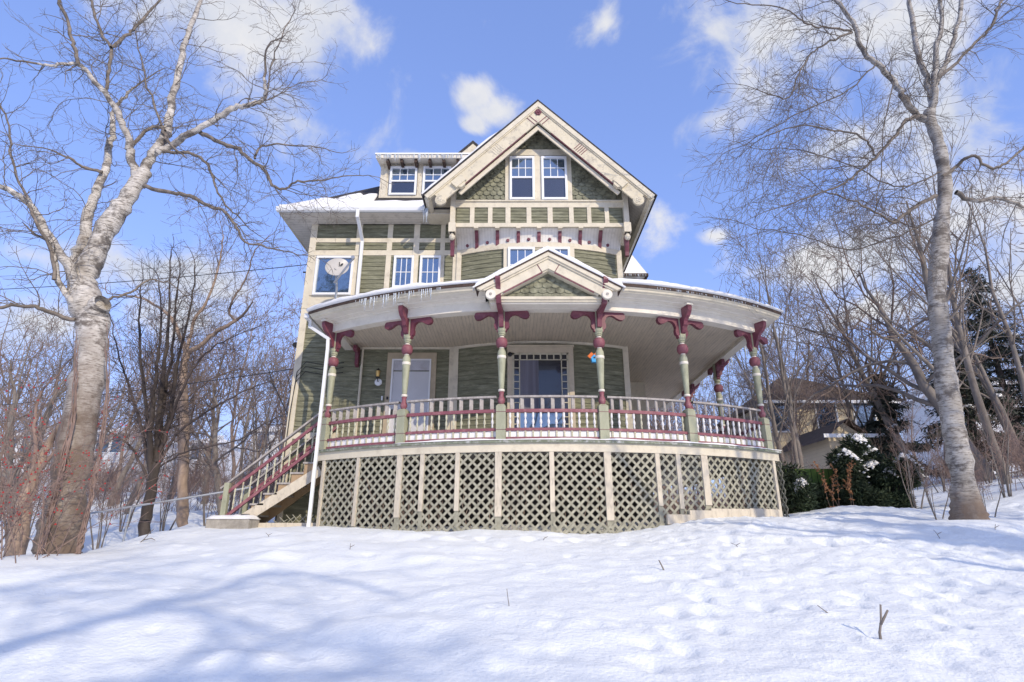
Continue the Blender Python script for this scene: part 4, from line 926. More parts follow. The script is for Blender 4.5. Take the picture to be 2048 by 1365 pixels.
for y in (sy0, sy1):
    b = MB(); xb = SX - n * tr - .06; zb0 = H(xb, y)
    b.box(xb - .05, xb + .05, y - .05, y + .05, zb0 - .1, DZ - n * rs + .82); sub(b, 'newel_post', M['sage'], stairs)
    f = lambda x, h: (x, y, DZ + (x - SX) * slope + h)
    for h, w, hh, m in ((.86, .09, .035, 'grey_wood'), (.66, .06, .06, 'pink'), (.16, .06, .06, 'pink')):
        b = MB(); b.bar(f(xb - .12 if h > .3 else xb, h), f(SX + .04, h), w, hh); sub(b, 'hand_rail' if h > .8 else 'rail', M[m], stairs)
    for k in range(11):
        x = xb + .12 + (SX - xb - .16) * (k + .3) / 11; p = f(x, 0)
        b = MB(); b.lathe([(.018, .18), (.018, .24), (.011, .26), (.022, .32), (.014, .4), (.01, .43), (.02, .48), (.012, .54), (.018, .58), (.018, .65)], p, 7); sub(b, 'baluster', M['bal'], stairs)
# a few laths of broken lattice under the stair and a sill board
b = MB(); rr = random.Random(5)
for k in range(9): x = -5.2 + k * .13; b.bar((x, sy0 + .04, .1), (x + .3, sy0 + .04, .1 + min(.3, (x + 5.4) * .35)), .01, .035, (0, 1, 0)); b.bar((x + .3, sy0 + .06, .1), (x, sy0 + .06, .1 + min(.3, (x + 5.4) * .35)), .01, .035, (0, 1, 0))
sub(b, 'broken_lattice', M['lattice'], stairs); b = MB(); b.box(-5.3, -3.75, sy0 - .07, sy0 - .02, .05, .24); sub(b, 'sill_board', M['batten'], stairs)
# lower downspout
b = MB(); pts = [at(616, 640, 11.75), at(620, 650, 11.72), at(660, 680, 11.6), (-3.9, 11.58, 3.75), (-3.9, 11.58, .1)]
pts[0] = (XL - .03, 11.9, 4.56); pts[1] = (XL - .02, 11.88, 4.35); pts[2] = (-3.92, 11.6, 3.98)
for k in range(4): b.bar(pts[k], Vector(pts[k + 1]) + (Vector(pts[k + 1]) - Vector(pts[k])).normalized() * .03, .062, .055, (0, 1, 0))
part(b, 'downspout', M['metal_white'], 'long white downspout at the left porch post')
b = MB(); b.box(XL - .11, XL - .0, 11.7, WY, 4.5, 4.60); part(b, 'porch_gutter', M['metal_white'])

# icicles
def icicles(name, label, pts, lo, hi, seed, dens):
    rr = random.Random(seed); b = MB()
    for p, q_ in zip(pts[:-1], pts[1:]):
        p = Vector(p); q_ = Vector(q_); n = int((q_ - p).length * dens)
        for k in range(n):
            a = p.lerp(q_, rr.random()); l = lo + (hi - lo) * rr.random() ** 2.2; r0 = .006 + l * .035
            b.tube([a + Vector((0, 0, .01)), a - Vector((0, 0, l * .4)), a - Vector((0, 0, l))], [r0, r0 * .65, .0015], 5)
    o = b.build(name, M['ice'], None, True); tag(o, label, 'icicles', kind='stuff'); return o
m = bpy.data.materials.new('ice'); m.use_nodes = True; pb = m.node_tree.nodes['Principled BSDF']; pb.inputs['Base Color'].default_value = (.82, .88, .95, 1); pb.inputs['Roughness'].default_value = .12; pb.inputs['Transmission Weight'].default_value = .45; pb.inputs['IOR'].default_value = 1.31
M['ice'] = m
icicles('icicles', 'fringe of icicles hanging from the shed dormer eave', [(rx0, ry - .03, rz + .09), (Xp(925, 318, ry), ry - .03, rz + .09)], .06, .26, 1, 34)
pp = [(x, y, 4.56) for x, y, _, _ in path(-.01, 40)[1:-1]]
icicles('icicles', 'icicles along the left part of the curved porch roof edge', [p for p in pp if -3.4 < p[0] < -1.3], .05, .30, 2, 26)
icicles('icicles', 'small icicles along the right part of the curved porch roof edge', [p for p in pp if 2.6 < p[0] < 5.2], .02, .07, 3, 22)
icicles('icicles', 'icicles hanging from the right side eave of the porch', [(XR - .02, 12.0, 4.55), (XR - .02, 19, 4.55)], .08, .45, 4, 10)
icicles('icicles', 'icicles at the corner of the left gutter and gable', [(-2.2, 12.38, 7.62), (-2.05, 12.3, 7.6)], .1, .45, 5, 60)
icicles('icicles', 'icicles under the snowy roof of the rear right bay', [(2.75, 16.06, 7.6), (4.17, 16.06, 7.6)], .05, .2, 6, 26)
# ------------------------------------------------------------------ things on and around the house
dp = at(671, 612, 12.2); base = Vector((dp[0], 12.2, 5.0))
dish = empty('satellite_dish', base, 0, 'grey satellite dish on a bent mast above the porch roof', 'satellite dish')
c = Vector(at(673, 537, 12.0)); base.z = at(671, 618, 12.2)[2]
dish.location = base
aim = Vector((.52, -.80, .30)).normalized()
ux = aim.cross(Vector((0, 0, 1))).normalized(); uy = ux.cross(aim).normalized()
uxr = ux * math.cos(.75) + uy * math.sin(.75); uyr = uy * math.cos(.75) - ux * math.sin(.75)
b = MB(); rows = []
for k in range(9):
    r_k = k / 8; rows.append([c + uxr * (.22 * r_k * math.cos(t)) + uyr * (.33 * r_k * math.sin(t)) + aim * (.06 * r_k * r_k) for t in np.linspace(0, 2 * math.pi, 33)])
b.grid(rows); b.grid([[p - aim * .012 for p in rw] for rw in rows][::-1]); b.grid([rows[-1], [p - aim * .012 for p in rows[-1]]])
rf = b.build('reflector', M['dish'], dish, True)
# emblem: a dark half disc and a sickle with a gap, lying on the dish face
b = MB(); e0 = c + uyr * .16 + aim * .034
b.prism([(-.035, .055), (.005, .03), (.03, -.01), (.03, -.05), (0, -.03), (-.025, -.0), (-.035, .02)], e0, ux, uy, aim, 0, .004); b.prism([(.04, .06), (.06, .06), (.06, -.055), (.04, -.05), (.045, .0)], e0, ux, uy, aim, 0, .004)
b.build('emblem', M['black'], rf)
arm0 = Vector(at(668, 566, 11.98)); arm1 = Vector(at(707, 517, 11.62))
b = MB(); b.bar(arm0, arm1, .03, .04); b.build('feed_arm', M['steel'], dish)
b = MB(); b.bar(arm1 - (arm1 - arm0).normalized() * .03, arm1 + Vector((-.02, .04, .06)), .055, .055); b.lathe([(.03, 0), (.045, .06)], arm1, 10, 'y'); b.build('feed_horn', M['steel'], dish)
b = MB(); b.tube([base, base + Vector((-.01, -.01, .35)), base + Vector((0, -.05, .5)), c - aim * .06], [.028, .026, .026, .03], 8); b.box(base.x - .1, base.x + .1, base.y - .08, base.y + .08, base.z - .06, base.z + .01); b.bar(c - aim * .1 - uyr * .05, c - aim * .02, .12, .12); b.build('mast', M['steel'], dish)
for dx, dy in ((-.42, .1), (.42, .12)):
    b = MB(); b.tube([base + Vector((0, 0, .32)), base + Vector((dx, dy, .02))], .009, 5); b.build('brace', M['steel'], dish)

lp = Vector(at(757, 760, WY - .03))
lamp = empty('wall_lamp', lp, 0, 'small brass and glass wall lamp left of the grey door', 'wall lamp')
b = MB(); b.lathe([(.085, -.02), (.085, .01), (.07, .02)], lp + Vector((0, 0, -.06)), 20, 'y'); b.build('mount_plate', M['white'], lamp)
b = MB(); b.tube([lp + Vector((0, -.02, -.05)), lp + Vector((0, -.09, -.03)), lp + Vector((0, -.1, .03))], .012, 6); b.lathe([(.045, 0), (.05, .02), (.03, .03)], lp + Vector((0, -.1, .02)), 10); b.lathe([(.055, .17), (.035, .2), (.008, .23)], lp + Vector((0, -.1, .02)), 10); b.build('arm', M['black'], lamp)
b = MB(); b.lathe([(.036, .03), (.048, .1), (.05, .17)], lp + Vector((0, -.1, .02)), 10); b.build('glass_shade', M['brass'], lamp)
bl = Vector(at(764, 797, WY - .02)); b = MB(); b.box(bl.x - .017, bl.x + .017, WY - .04, WY - .012, bl.z - .05, bl.z + .05); o = b.build('doorbell', M['white']); tag(o, 'small white doorbell plate beside the grey door casing', 'doorbell')
mbx_ = Vector(at(775, 797, WY - .05)); b = MB(); b.box(mbx_.x - .02, mbx_.x + .02, WY - .09, WY - .055, mbx_.z - .03, mbx_.z + .03); tag(b.build('door_camera', M['black']), 'tiny black box on the left door casing', 'camera')
cs = Vector(at(1020, 709.5, BY - .06)); b = MB(); b.lathe([(.05, 0), (.055, .02), (.05, .035), (.02, .04)], cs, 20, 'y'); tag(b.build('round_gong', M['black'], None, True), 'black round disc at upper left corner of the bay window casing', 'ornament')
# blue and orange birdhouse hung behind the fourth post
bh = Vector(at(1188, 717, 11.2)); bird = empty('birdhouse', bh, 0, 'blue hanging birdhouse with orange roof beside the fourth post', 'birdhouse')
b = MB(); b.prism([(-.045, -.09), (.045, -.09), (.065, 0), (0, .07), (-.065, 0)], bh, (1, 0, 0), (0, 0, 1), (0, 1, 0), -.05, .05); bo = b.build('box', M['blue'], bird)
b = MB(); b.lathe([(.02, 0), (.02, .056)], bh, 10, 'y'); b.build('hole', M['black'], bo)
b = MB(); b.bar(bh + Vector((0, 0, .085)), bh + Vector((.085, 0, .0)), .13, .015, (0, 1, 0)); b.bar(bh + Vector((0, 0, .085)), bh + Vector((-.085, 0, .0)), .13, .015, (0, 1, 0)); b.build('roof', M['orange'], bird)
b = MB(); b.tube([bh + Vector((0, 0, .08)), (bh.x, bh.y, 4.27)], .003, 4); b.build('cord', M['black'], bird)
# things on the far left edge of the house
fl = Vector(at(592, 690, WY + .2)); fl.x = WX0 - .12; flo = empty('security_light', fl, 0, 'small black floodlight on the left corner of the house', 'floodlight')
b = MB(); b.bar((WX0 - .03, fl.y, fl.z), fl, .05, .05); b.lathe([(.05, 0), (.05, .02)], (WX0 - .03, fl.y, fl.z), 8); b.build('mount', M['black'], flo)
b = MB(); b.lathe([(.03, -.05), (.06, .02), (.065, .07)], fl + Vector((-.02, 0, -.02)), 10, 'y'); b.build('lamp_head', M['black'], flo)
hk = Vector(at(607, 545, WY + .6)); ch = empty('wind_chime', (WX0 - .2, WY + .6, hk.z), 0, 'dark wind chime hanging off a hook at upper left house corner', 'wind chime')
b = MB(); b.bar((WX0, WY + .6, hk.z), (WX0 - .36, WY + .6, hk.z), .03, .03); b.build('hook', M['black'], ch)
for k in range(5): b = MB(); b.tube([(WX0 - .12 - .04 * k, WY + .6, hk.z), (WX0 - .12 - .04 * k, WY + .6, hk.z - .3 - .07 * (k % 3))], .012, 5); b.build('tube', M['black'], ch)
b = MB(); rr = random.Random(4)
for k in range(3):
    z = 3.9 - .12 * k; b.tube([(WX0 + .02, WY - .05, 2.6 + .1 * k), (WX0 + .06, WY - .05, z - .25), (WX0 + .25, WY - .05, z), (WX0 + .7, WY - .05, z - .08), (WX0 + 1.15, WY - .05, z - .02)], .009, 5)
b.tube([(WX0 + .02, WY - .05, 2.7), (WX0 + .0, WY - .05, .3)], .012, 5)
tag(b.build('wall_cable', M['black']), 'black cables looped over the lower left siding', 'cable')
# power lines on the left
def wire(p, q_, sag, label, r=.011):
    p = Vector(p); q_ = Vector(q_); b = MB(); n = 20
    b.tube([p.lerp(q_, k / n) - Vector((0, 0, sag * 4 * (k / n) * (1 - k / n))) for k in range(n + 1)], r, 5); tag(b.build('power_line', M['black']), label, 'wire', 'overhead wires left of the house')
wire((WX0, WY + .4, Zp(528, WY + .4)), at(-420, 588, 17), .25, 'overhead wire reaching the house beside the satellite dish')
wire((WX0, WY + .6, Zp(735, WY + .6)), at(-420, 840, 17), .2, 'overhead wire running low to the left house corner')
wire(at(-300, 560, 30), at(700, 500, 38), .5, 'thin far overhead wire high behind the left birch')
# concrete block at the stair foot
bk = Vector(at(466, 1050, 11.75)); bk.z = H(bk.x, bk.y)
cb = empty('concrete_block', bk, 0, 'snow capped concrete block at the foot of the stair', 'concrete block')
b = MB(); b.box(bk.x - .42, bk.x + .4, bk.y - .22, bk.y + .25, bk.z - .2, bk.z + .17); b.build('block', M['concrete'], cb)
b = MB(); rows = []
for i in range(15):
    row = []
    for j in range(9):
        u_, v_ = i / 14, j / 8; e = min(u_, 1 - u_, v_, 1 - v_); row.append((bk.x - .44 + .86 * u_, bk.y - .24 + .51 * v_, bk.z + .168 + .07 * min(1, e * 8) ** .5 * (.6 + .8 * float(vnoise(np.array(u_ * 6.), np.array(v_ * 5.))))))
    rows.append(row)
b.grid(rows); b.build('snow', M['roof_snow'], cb, True)
# pipe handrail down the left bank
pr = empty('pipe_handrail', (-7.0, 12.3, H(-7.0, 12.3)), 0, 'thin grey pipe handrail sloping along the left bank', 'handrail')
p0, p1 = Vector(at(150, 1032, 12.0)), Vector(at(505, 975, 12.9))
b = MB(); b.tube([p0, p1], .022, 8); b.build('rail', M['steel'], pr)
for t in (.3, .95):
    p = p0.lerp(p1, t); b = MB(); b.tube([p, (p.x - .05, p.y, H(p.x, p.y) - .1)], .02, 8); b.build('post', M['steel'], pr)

# ------------------------------------------------------------------ vegetation
class Tubes:
    def __init__(s): s.v = []; s.f = []; s.n = 0
    def add(s, P, R, k):
        P = np.asarray(P, float); R = np.asarray(R, float); n = len(P)
        T = np.gradient(P, axis=0); T /= np.linalg.norm(T, axis=1)[:, None] + 1e-9
        ref = np.array([.31, .52, .79]) if abs(T[0] @ np.array([.31, .52, .79])) < .9 else np.array([1., 0, 0])
        A = np.cross(T, ref); A /= np.linalg.norm(A, axis=1)[:, None] + 1e-9; B = np.cross(T, A)
        t = np.arange(k) * 2 * math.pi / k
        J = 1 + .17 * (vnoise(np.arange(n)[:, None] * .45 + 31 * R[0], (np.abs(np.arange(k) - k / 2))[None] * .55 + 3) - .5) if k >= 10 else np.ones((n, 1))
        V = P[:, None] + (R[:, None] * J)[:, :, None] * (A[:, None] * np.cos(t)[None, :, None] + B[:, None] * np.sin(t)[None, :, None])
        s.v.append(V.reshape(-1, 3)); i = np.arange(n - 1)[:, None] * k; j = np.arange(k)[None]; j2 = (j + 1) % k
        s.f.append((np.stack([i + j, i + j2, i + k + j2, i + k + j], -1).reshape(-1, 4)) + s.n); s.n += n * k
    def arrays(s): return np.concatenate(s.v), np.concatenate(s.f)
    def mesh(s, name, m, smooth=True):
        v, f = s.arrays(); return fast_mesh(name, v, f, m, smooth)
def fast_mesh(name, v, f, m, smooth=True):
    me = bpy.data.meshes.new(name); me.vertices.add(len(v)); me.vertices.foreach_set('co', np.ascontiguousarray(v, np.float32).ravel())
    w = f.shape[1]; me.loops.add(f.size); me.loops.foreach_set('vertex_index', np.ascontiguousarray(f, np.int32).ravel()); me.polygons.add(len(f))
    me.polygons.foreach_set('loop_start', np.arange(len(f), dtype=np.int32) * w); me.polygons.foreach_set('use_smooth', np.full(len(f), smooth))
    me.update(calc_edges=True); me.materials.append(m); return me
def unit(v): return v / (np.linalg.norm(v) + 1e-9)
class Tree:
    """a bare tree: recursive limbs; thick ones go to the trunk mesh, thin ones to the crown mesh"""
    def __init__(s, seed, **k):
        s.r = np.random.RandomState(seed); s.tr = Tubes(); s.cr = Tubes(); s.p = dict(maxl=4, dens=(3, 4, 5, 6), ratio=(.55, .5, .45, .45), ang=(.8, .8, .8, .8), wander=.10, up=.06, droop=0.0, thick=.02, minr=.0035, seg=.28, tip=.35)
        s.p.update(k); s.tips = []
    def emit(s, P, R, lvl):
        r0 = R[0]; k = 14 if r0 > .12 else 7 if r0 > .05 else 5 if r0 > .02 else 3
        (s.tr if r0 > s.p['thick'] else s.cr).add(P, R, k)
    def limb(s, p, d, L, r, lvl):
        q = s.p; n = max(3, int(L / (q['seg'] * (1 if lvl < 2 else .7)))) ; n = min(n, 14); st = L / n
        P = [np.array(p, float)]; d = unit(np.array(d, float)); D = [d]
        up = q['up'] if lvl < 2 else q['up'] * .6
        for i in range(n):
            d = unit(d + s.r.normal(0, q['wander'] * (1 + .5 * lvl), 3) + np.array([0, 0, up - (q['droop'] * (i / n) if lvl >= 2 else 0)])); P.append(P[-1] + d * st); D.append(d)
        tip = (.10 if lvl == 0 else q['tip']) if lvl < q['maxl'] else .5
        R = np.maximum(r * np.linspace(1, tip, n + 1), q['minr'] * .8); s.emit(P, R, lvl); s.branches(P, D, R, L, lvl)
    def branches(s, P, D, R, L, lvl, t0=None, dens=None):
        q = s.p
        if lvl >= q['maxl']: return
        n = len(P) - 1; m = int(L * (dens or q['dens'][min(lvl, len(q['dens']) - 1)]) + s.r.rand()); m = max(m, 2 if lvl < q['maxl'] - 1 else 1)
        lo = t0 if t0 is not None else (.3 if lvl == 0 else .15)
        for i in range(m):
            t = lo + (1 - lo) * (i + s.r.rand()) / m; j = min(int(t * n), n - 1); f = t * n - j
            p = P[j] * (1 - f) + P[j + 1] * f; d = D[min(j + 1, n)]
            a = s.r.normal(0, 1, 3); a -= d * (a @ d); a = unit(a); an = q['ang'][min(lvl, len(q['ang']) - 1)] * s.r.uniform(.6, 1.25)
            nd = d * math.cos(an) + a * math.sin(an)
            Lc = L * q['ratio'][min(lvl, len(q['ratio']) - 1)] * s.r.uniform(.55, 1.15) * (1.15 - .6 * t)
            if Lc < .12: continue
            rc = max(min(R[j] * .62, .012 * Lc + .003 if lvl else R[j] * .42), q['minr'])
            s.limb(p, nd, Lc, rc, lvl + 1)
    def meshes(s, name, mt, mc):
        return (s.tr.mesh(name + '_trunk', M[mt]) if s.tr.v else None), (s.cr.mesh(name + '_crown', M[mc]) if s.cr.v else None)
def smooth_path(K, R, n):
    K = np.array(K, float); R = np.array(R, float); t = np.linspace(0, len(K) - 1, n); P = []; Q = []
    for u in t:
        i = min(int(u), len(K) - 2); f = u - i; a, b, c, d = K[max(i - 1, 0)], K[i], K[i + 1], K[min(i + 2, len(K) - 1)]
        P.append(.5 * ((2 * b) + (c - a) * f + (2 * a - 5 * b + 4 * c - d) * f * f + (3 * b - a - 3 * c + d) * f ** 3)); Q.append(R[i] * (1 - f) + R[i + 1] * f)
    return np.array(P), np.array(Q)
def place(name, trunk, crown, loc, rz, sc, label, cat, group=None):
    o = empty(name, loc, rz, label, cat, group); o.scale = (sc, sc, sc)
    if trunk: link('trunk', trunk, o)
    if crown: link('crown', crown, o)
    return o
def tracedtree(seed, limbs, base, mt, mc, **k):
    """limbs: (pixel points, radii in px at each end, depth at each end, twig density, twig length)"""
    T = Tree(seed, **k); base = np.array(base)
    for pts, (r0, r1), (y0, y1), dens, tl in limbs:
        n = len(pts); K = []
        for i, (x, y) in enumerate(pts):
            Y = y0 + (y1 - y0) * i / (n - 1) + (T.r.normal(0, .05) if 0 < i < n - 1 and r0 < 25 else 0); K.append(at(x, y, Y))
        px = (y0 + y1) / 2 / F * .95; ob = np.array([1 / math.sqrt(1 + (k_[0] / k_[1]) ** 2) for k_ in K])
        P, R = smooth_path(K, np.linspace(r0, r1, n) * px * ob, (n - 1) * 5 + 1)
        if r0 < 30: P[1:-1] += T.r.normal(0, .012, P[1:-1].shape)
        R = R * (1 + T.r.normal(0, .05 if r0 < 30 else .07, len(R)))
        P -= base; T.emit(P, R, 0 if r0 > 5 else 1)
        if dens:
            D = np.gradient(P, axis=0); D /= np.linalg.norm(D, axis=1)[:, None]; L = np.linalg.norm(np.diff(P, axis=0), axis=1).sum()
            m = int(L * dens * 1.25) + 1
            for i in range(m):
                t = .12 + .88 * (i + T.r.rand()) / m; j = min(int(t * (len(P) - 1)), len(P) - 2); d = D[j]
                a = T.r.normal(0, 1, 3); a[1] *= .8; a -= d * (a @ d); a = unit(a); an = T.r.uniform(.5, 1.2)
                T.limb(P[j], d * math.cos(an) + a * math.sin(an), tl * T.r.uniform(.5, 1.6), min(R[j] * .45, T.r.uniform(.006, .013)), 2)
            T.limb(P[-1], D[-1], tl * 1.0, R[-1], 2)
    return T.meshes('birch', mt, mc)
# left birch
LB = [([(110, 1132), (115, 1106), (122, 1060), (130, 1015)], (62, 40), (8.9, 8.9), 0, 0),
      ([(112, 1128), (116, 1104), (119, 1080), (133, 1000), (150, 900), (167, 800), (183, 720), (186, 650), (180, 610)], (44, 38), (8.9, 9.0), 0, 0),
      ([(184, 680), (186, 640), (196, 615), (206, 606)], (36, 26), (9.0, 8.85), 0, 0),
      ([(180, 640), (166, 580), (170, 548), (190, 508), (215, 455), (250, 405), (272, 368), (292, 342)], (39, 20), (9.0, 9.2), 0, 0),
      ([(288, 346), (302, 318), (325, 280), (335, 255), (345, 200), (356, 150), (366, 100), (378, 62), (394, 22)], (15, 8), (9.2, 9.9), 3.5, 1.0),
      ([(315, 305), (345, 290), (385, 265), (430, 240), (470, 216), (500, 211), (526, 200), (531, 178), (528, 155)], (12, 4), (9.2, 8.6), 5, 1.0),
      ([(278, 365), (262, 315), (258, 282), (238, 235), (215, 193), (190, 165), (170, 140), (150, 128), (110, 131), (75, 128)], (14, 4), (9.2, 8.2), 4, .9),
      ([(156, 128), (150, 100), (141, 60), (125, 20), (106, -25)], (7, 6), (8.4, 8.2), 3, .8),
      ([(214, 190), (218, 140), (221, 98), (205, 70), (190, 30), (176, -10)], (6, 5), (8.9, 9.3), 4, .9),
      ([(222, 95), (242, 82), (262, 65), (290, 36), (326, -5)], (6, 4), (9.0, 9.6), 3, .8),
      ([(148, 560), (152, 520), (168, 480), (175, 430), (190, 390), (210, 340), (218, 300), (228, 258), (224, 230), (240, 205), (264, 178)], (20, 4), (9.2, 9.9), 3, .9),
      ([(160, 590), (136, 532), (110, 490), (85, 450), (60, 410), (30, 386), (-20, 362)], (16, 8), (8.9, 8.2), 4, .9),
      ([(108, 560), (104, 505), (70, 440), (50, 390), (22, 320), (15, 240), (-10, 200)], (6, 3), (8.6, 8.3), 5, .9),
      ([(150, 610), (118, 565), (108, 510), (92, 478)], (10, 5), (8.8, 8.6), 3, .7),
      ([(288, 374), (340, 385), (390, 395), (420, 415), (445, 420), (470, 450), (485, 480), (510, 490), (565, 502)], (7, 2), (9.1, 8.6), 5, .8),
      ([(395, 262), (430, 280), (470, 295), (500, 320), (530, 340), (545, 370), (570, 378), (590, 365), (640, 362), (695, 352)], (7, 1.5), (9.1, 8.9), 5, .9),
      ([(325, 303), (390, 310), (420, 340), (430, 370), (450, 410), (476, 432)], (5, 2), (9.2, 9.6), 5, .8),
      ([(510, 318), (524, 292), (580, 290), (640, 296)], (3.5, 1.5), (8.9, 8.8), 5, .7),
      ([(530, 200), (545, 120), (570, 60), (590, 20)], (3, 1.5), (8.7, 9.2), 6, .8),
      ([(205, 345), (170, 335), (140, 318), (100, 300)], (6, 2.5), (9.4, 8.9), 5, .8),
      ([(262, 300), (290, 262), (318, 255), (334, 280)], (6, 5), (9.2, 9.2), 4, .7),
      ([(330, 262), (300, 190), (285, 130), (270, 60)], (4, 2), (9.3, 9.8), 6, .9),
      ([(150, 640), (95, 622), (50, 612), (-20, 618)], (7, 5), (8.8, 8.0), 5, .8),
      ([(215, 600), (260, 585), (300, 560), (340, 566)], (4, 2), (9.0, 9.3), 5, .8)]
lbase = at(117, 1108, 8.9)
T_ = tracedtree(21, LB, lbase, 'birch', 'limb', maxl=5, dens=(3, 4, 5.0, 5.2, 5.2), ratio=(.5, .5, .58, .55, .5), wander=.10, up=.02, thick=.05, minr=.0032, seg=.14)
place('birch_tree', *T_, lbase, 0, 1, 'big old white birch with thick leaning trunk on the left bank', 'tree')
RB = [([(1942, 1054), (1938, 1038), (1934, 1010), (1930, 985)], (46, 31), (9.6, 9.6), 0, 0),
      ([(1941, 1050), (1938, 1036), (1931, 1010), (1923, 939), (1907, 851), (1893, 764), (1884, 676), (1874, 588), (1880, 500), (1883, 451), (1890, 369), (1877, 287), (1862, 246), (1858, 222)], (33, 16), (9.6, 9.7), 0, 0),
      ([(1868, 250), (1832, 228), (1810, 201), (1783, 156), (1750, 123), (1721, 94), (1705, 45), (1664, -8)], (12, 6), (9.7, 9.3), 4, 1.0),
      ([(1862, 232), (1864, 205), (1855, 164), (1838, 111), (1826, 49), (1817, -15)], (11, 8), (9.7, 10.0), 3, .9),
      ([(1864, 225), (1869, 190), (1869, 148), (1873, 98), (1885, 41), (1876, -15)], (12, 7), (9.7, 9.6), 3, .9),
      ([(1872, 170), (1880, 150), (1898, 111), (1914, 61), (1926, -12)], (9, 8), (9.7, 9.9), 3, .9),
      ([(1872, 160), (1922, 115), (1955, 82), (1984, 53), (1992, 20), (2016, -8)], (6, 4), (9.7, 9.4), 4, .9),
      ([(1838, 232), (1812, 242), (1787, 275), (1750, 316), (1709, 353), (1676, 373), (1600, 400)], (7, 2), (9.6, 9.0), 5, 1.1),
      ([(1750, 312), (1734, 283), (1705, 267), (1660, 259), (1598, 252), (1540, 270)], (4, 1.5), (9.2, 9.0), 6, 1.1),
      ([(1872, 392), (1832, 414), (1803, 435), (1787, 445), (1760, 430), (1700, 400), (1640, 380)], (7, 1.5), (9.6, 9.1), 5, 1.1),
      ([(1885, 353), (1914, 332), (1943, 312), (1980, 336), (2013, 328), (2050, 292)], (6, 4), (9.6, 9.2), 4, .9),
      ([(1912, 385), (1947, 402), (1996, 398), (2050, 415)], (8, 5), (9.7, 10.2), 4, .9),
      ([(1705, 65), (1660, 82), (1623, 107), (1598, 148), (1574, 197), (1530, 186)], (4, 1.5), (9.3, 9.0), 5, 1.0),
      ([(1702, 62), (1660, 56), (1627, 53), (1598, 37), (1560, 14), (1475, 8)], (4, 1.5), (9.3, 8.8), 5, 1.0),
      ([(1880, 345), (1845, 362), (1790, 372), (1700, 330), (1600, 300), (1530, 300)], (3, 1.2), (9.6, 9.3), 6, 1.1),
      ([(1886, 430), (1800, 470), (1700, 500), (1600, 470), (1520, 460)], (3, 1.2), (9.7, 9.9), 6, 1.2),
      ([(1752, 125), (1700, 180), (1620, 215), (1540, 260), (1490, 290)], (3, 1.2), (9.4, 9.0), 6, 1.2),
      ([(1790, 160), (1770, 240), (1760, 350), (1752, 420)], (2.5, 1.2), (9.4, 9.2), 5, 1.0),
      ([(1892, 760), (1960, 690), (2050, 640)], (3, 1.5), (9.6, 9.4), 4, .9)]
rbase = at(1937, 1040, 9.6)
T_ = tracedtree(33, RB, rbase, 'birch_b', 'limb', maxl=5, dens=(3, 3.5, 4.6, 4.5, 4.5), ratio=(.5, .5, .62, .58, .5), wander=.065, up=-.02, droop=.10, thick=.05, minr=.0032, seg=.16)
place('birch_tree', *T_, rbase, 0, 1, 'tall grey white birch with slim curved trunk on the right', 'tree')

# background bare trees: five builds, copied
KT = {}
def kind(name, seed, H_, r, mt, mc, stems=1, **k):
    T = Tree(seed, **k)
    for i in range(stems):
        a = T.r.uniform(0, 6.28); sp = 0 if stems == 1 else T.r.uniform(.05, .38)
        T.limb((0.1 * math.cos(a) * (stems > 1), .1 * math.sin(a) * (stems > 1), -.2), (sp * math.cos(a), sp * math.sin(a), 1), H_ * T.r.uniform(.75, 1.0), r * (1 if stems == 1 else T.r.uniform(.45, .8)), 0)
    KT[name] = T.meshes(name, mt, mc)
kind('spread', 1, 8.0, .13, 'bark', 'twig', maxl=4, dens=(1.9, 2.4, 3.0, 4), ratio=(.62, .55, .5, .5), ang=(.75, .8, .8, .8), wander=.09, up=.07, thick=.03, minr=.006, seg=.5)
kind('slim', 2, 10.0, .10, 'bark', 'twig_grey', maxl=4, dens=(2.2, 2.4, 3.0, 4), ratio=(.42, .5, .5, .5), ang=(.6, .7, .8, .8), wander=.05, up=.08, thick=.03, minr=.006, seg=.5)
kind('forked', 3, 7.5, .13, 'bark', 'twig_grey', stems=3, maxl=4, dens=(1.6, 2.2, 3.0, 4), ratio=(.5, .5, .5, .5), ang=(.6, .7, .8, .8), wander=.08, up=.09, thick=.03, minr=.006, seg=.5)
kind('gnarled', 4, 6.5, .17, 'bark', 'twig', maxl=4, dens=(2.0, 2.6, 3.2, 4), ratio=(.75, .55, .5, .5), ang=(.95, .9, .9, .9), wander=.16, up=.05, thick=.03, minr=.006, seg=.45)
kind('fan', 6, 6.4, .10, 'bark_dark', 'twig_dark', stems=9, maxl=3, dens=(2.6, 3.2, 3.6), ratio=(.42, .45, .5), ang=(.5, .6, .7), wander=.05, up=.05, thick=.025, minr=.005, seg=.4)
kind('sapling', 7, 4.2, .045, 'bark', 'twig_red', stems=5, maxl=3, dens=(3, 3.5, 4), ratio=(.4, .5, .5), ang=(.5, .7, .8), wander=.07, up=.04, thick=.02, minr=.004, seg=.3)
kind('straight', 9, 9.5, .2, 'bark', 'twig', maxl=4, dens=(1.6, 2.4, 3.0, 4), ratio=(.42, .55, .5, .5), ang=(.9, .8, .8, .8), wander=.04, up=.06, thick=.03, minr=.006, seg=.5)
rt = random.Random(17)
def ground_at(px, Y):
    X = (px - 1024) / F / 1.05 * Y; return (X, Y, H(X, Y) - .02)
def bt(kd, px, Y, sc, label, grp, rz=None, name='bare_tree', tilt=0):
    o = place(name, *KT[kd], ground_at(px, Y), rt.uniform(0, 6.28) if rz is None else rz, sc, label, 'tree' if name == 'bare_tree' else 'shrub', grp)
    if tilt: o.rotation_euler.y = tilt
    return o
G1, G2 = 'bare trees on the left slope', 'bare trees behind the right garden'
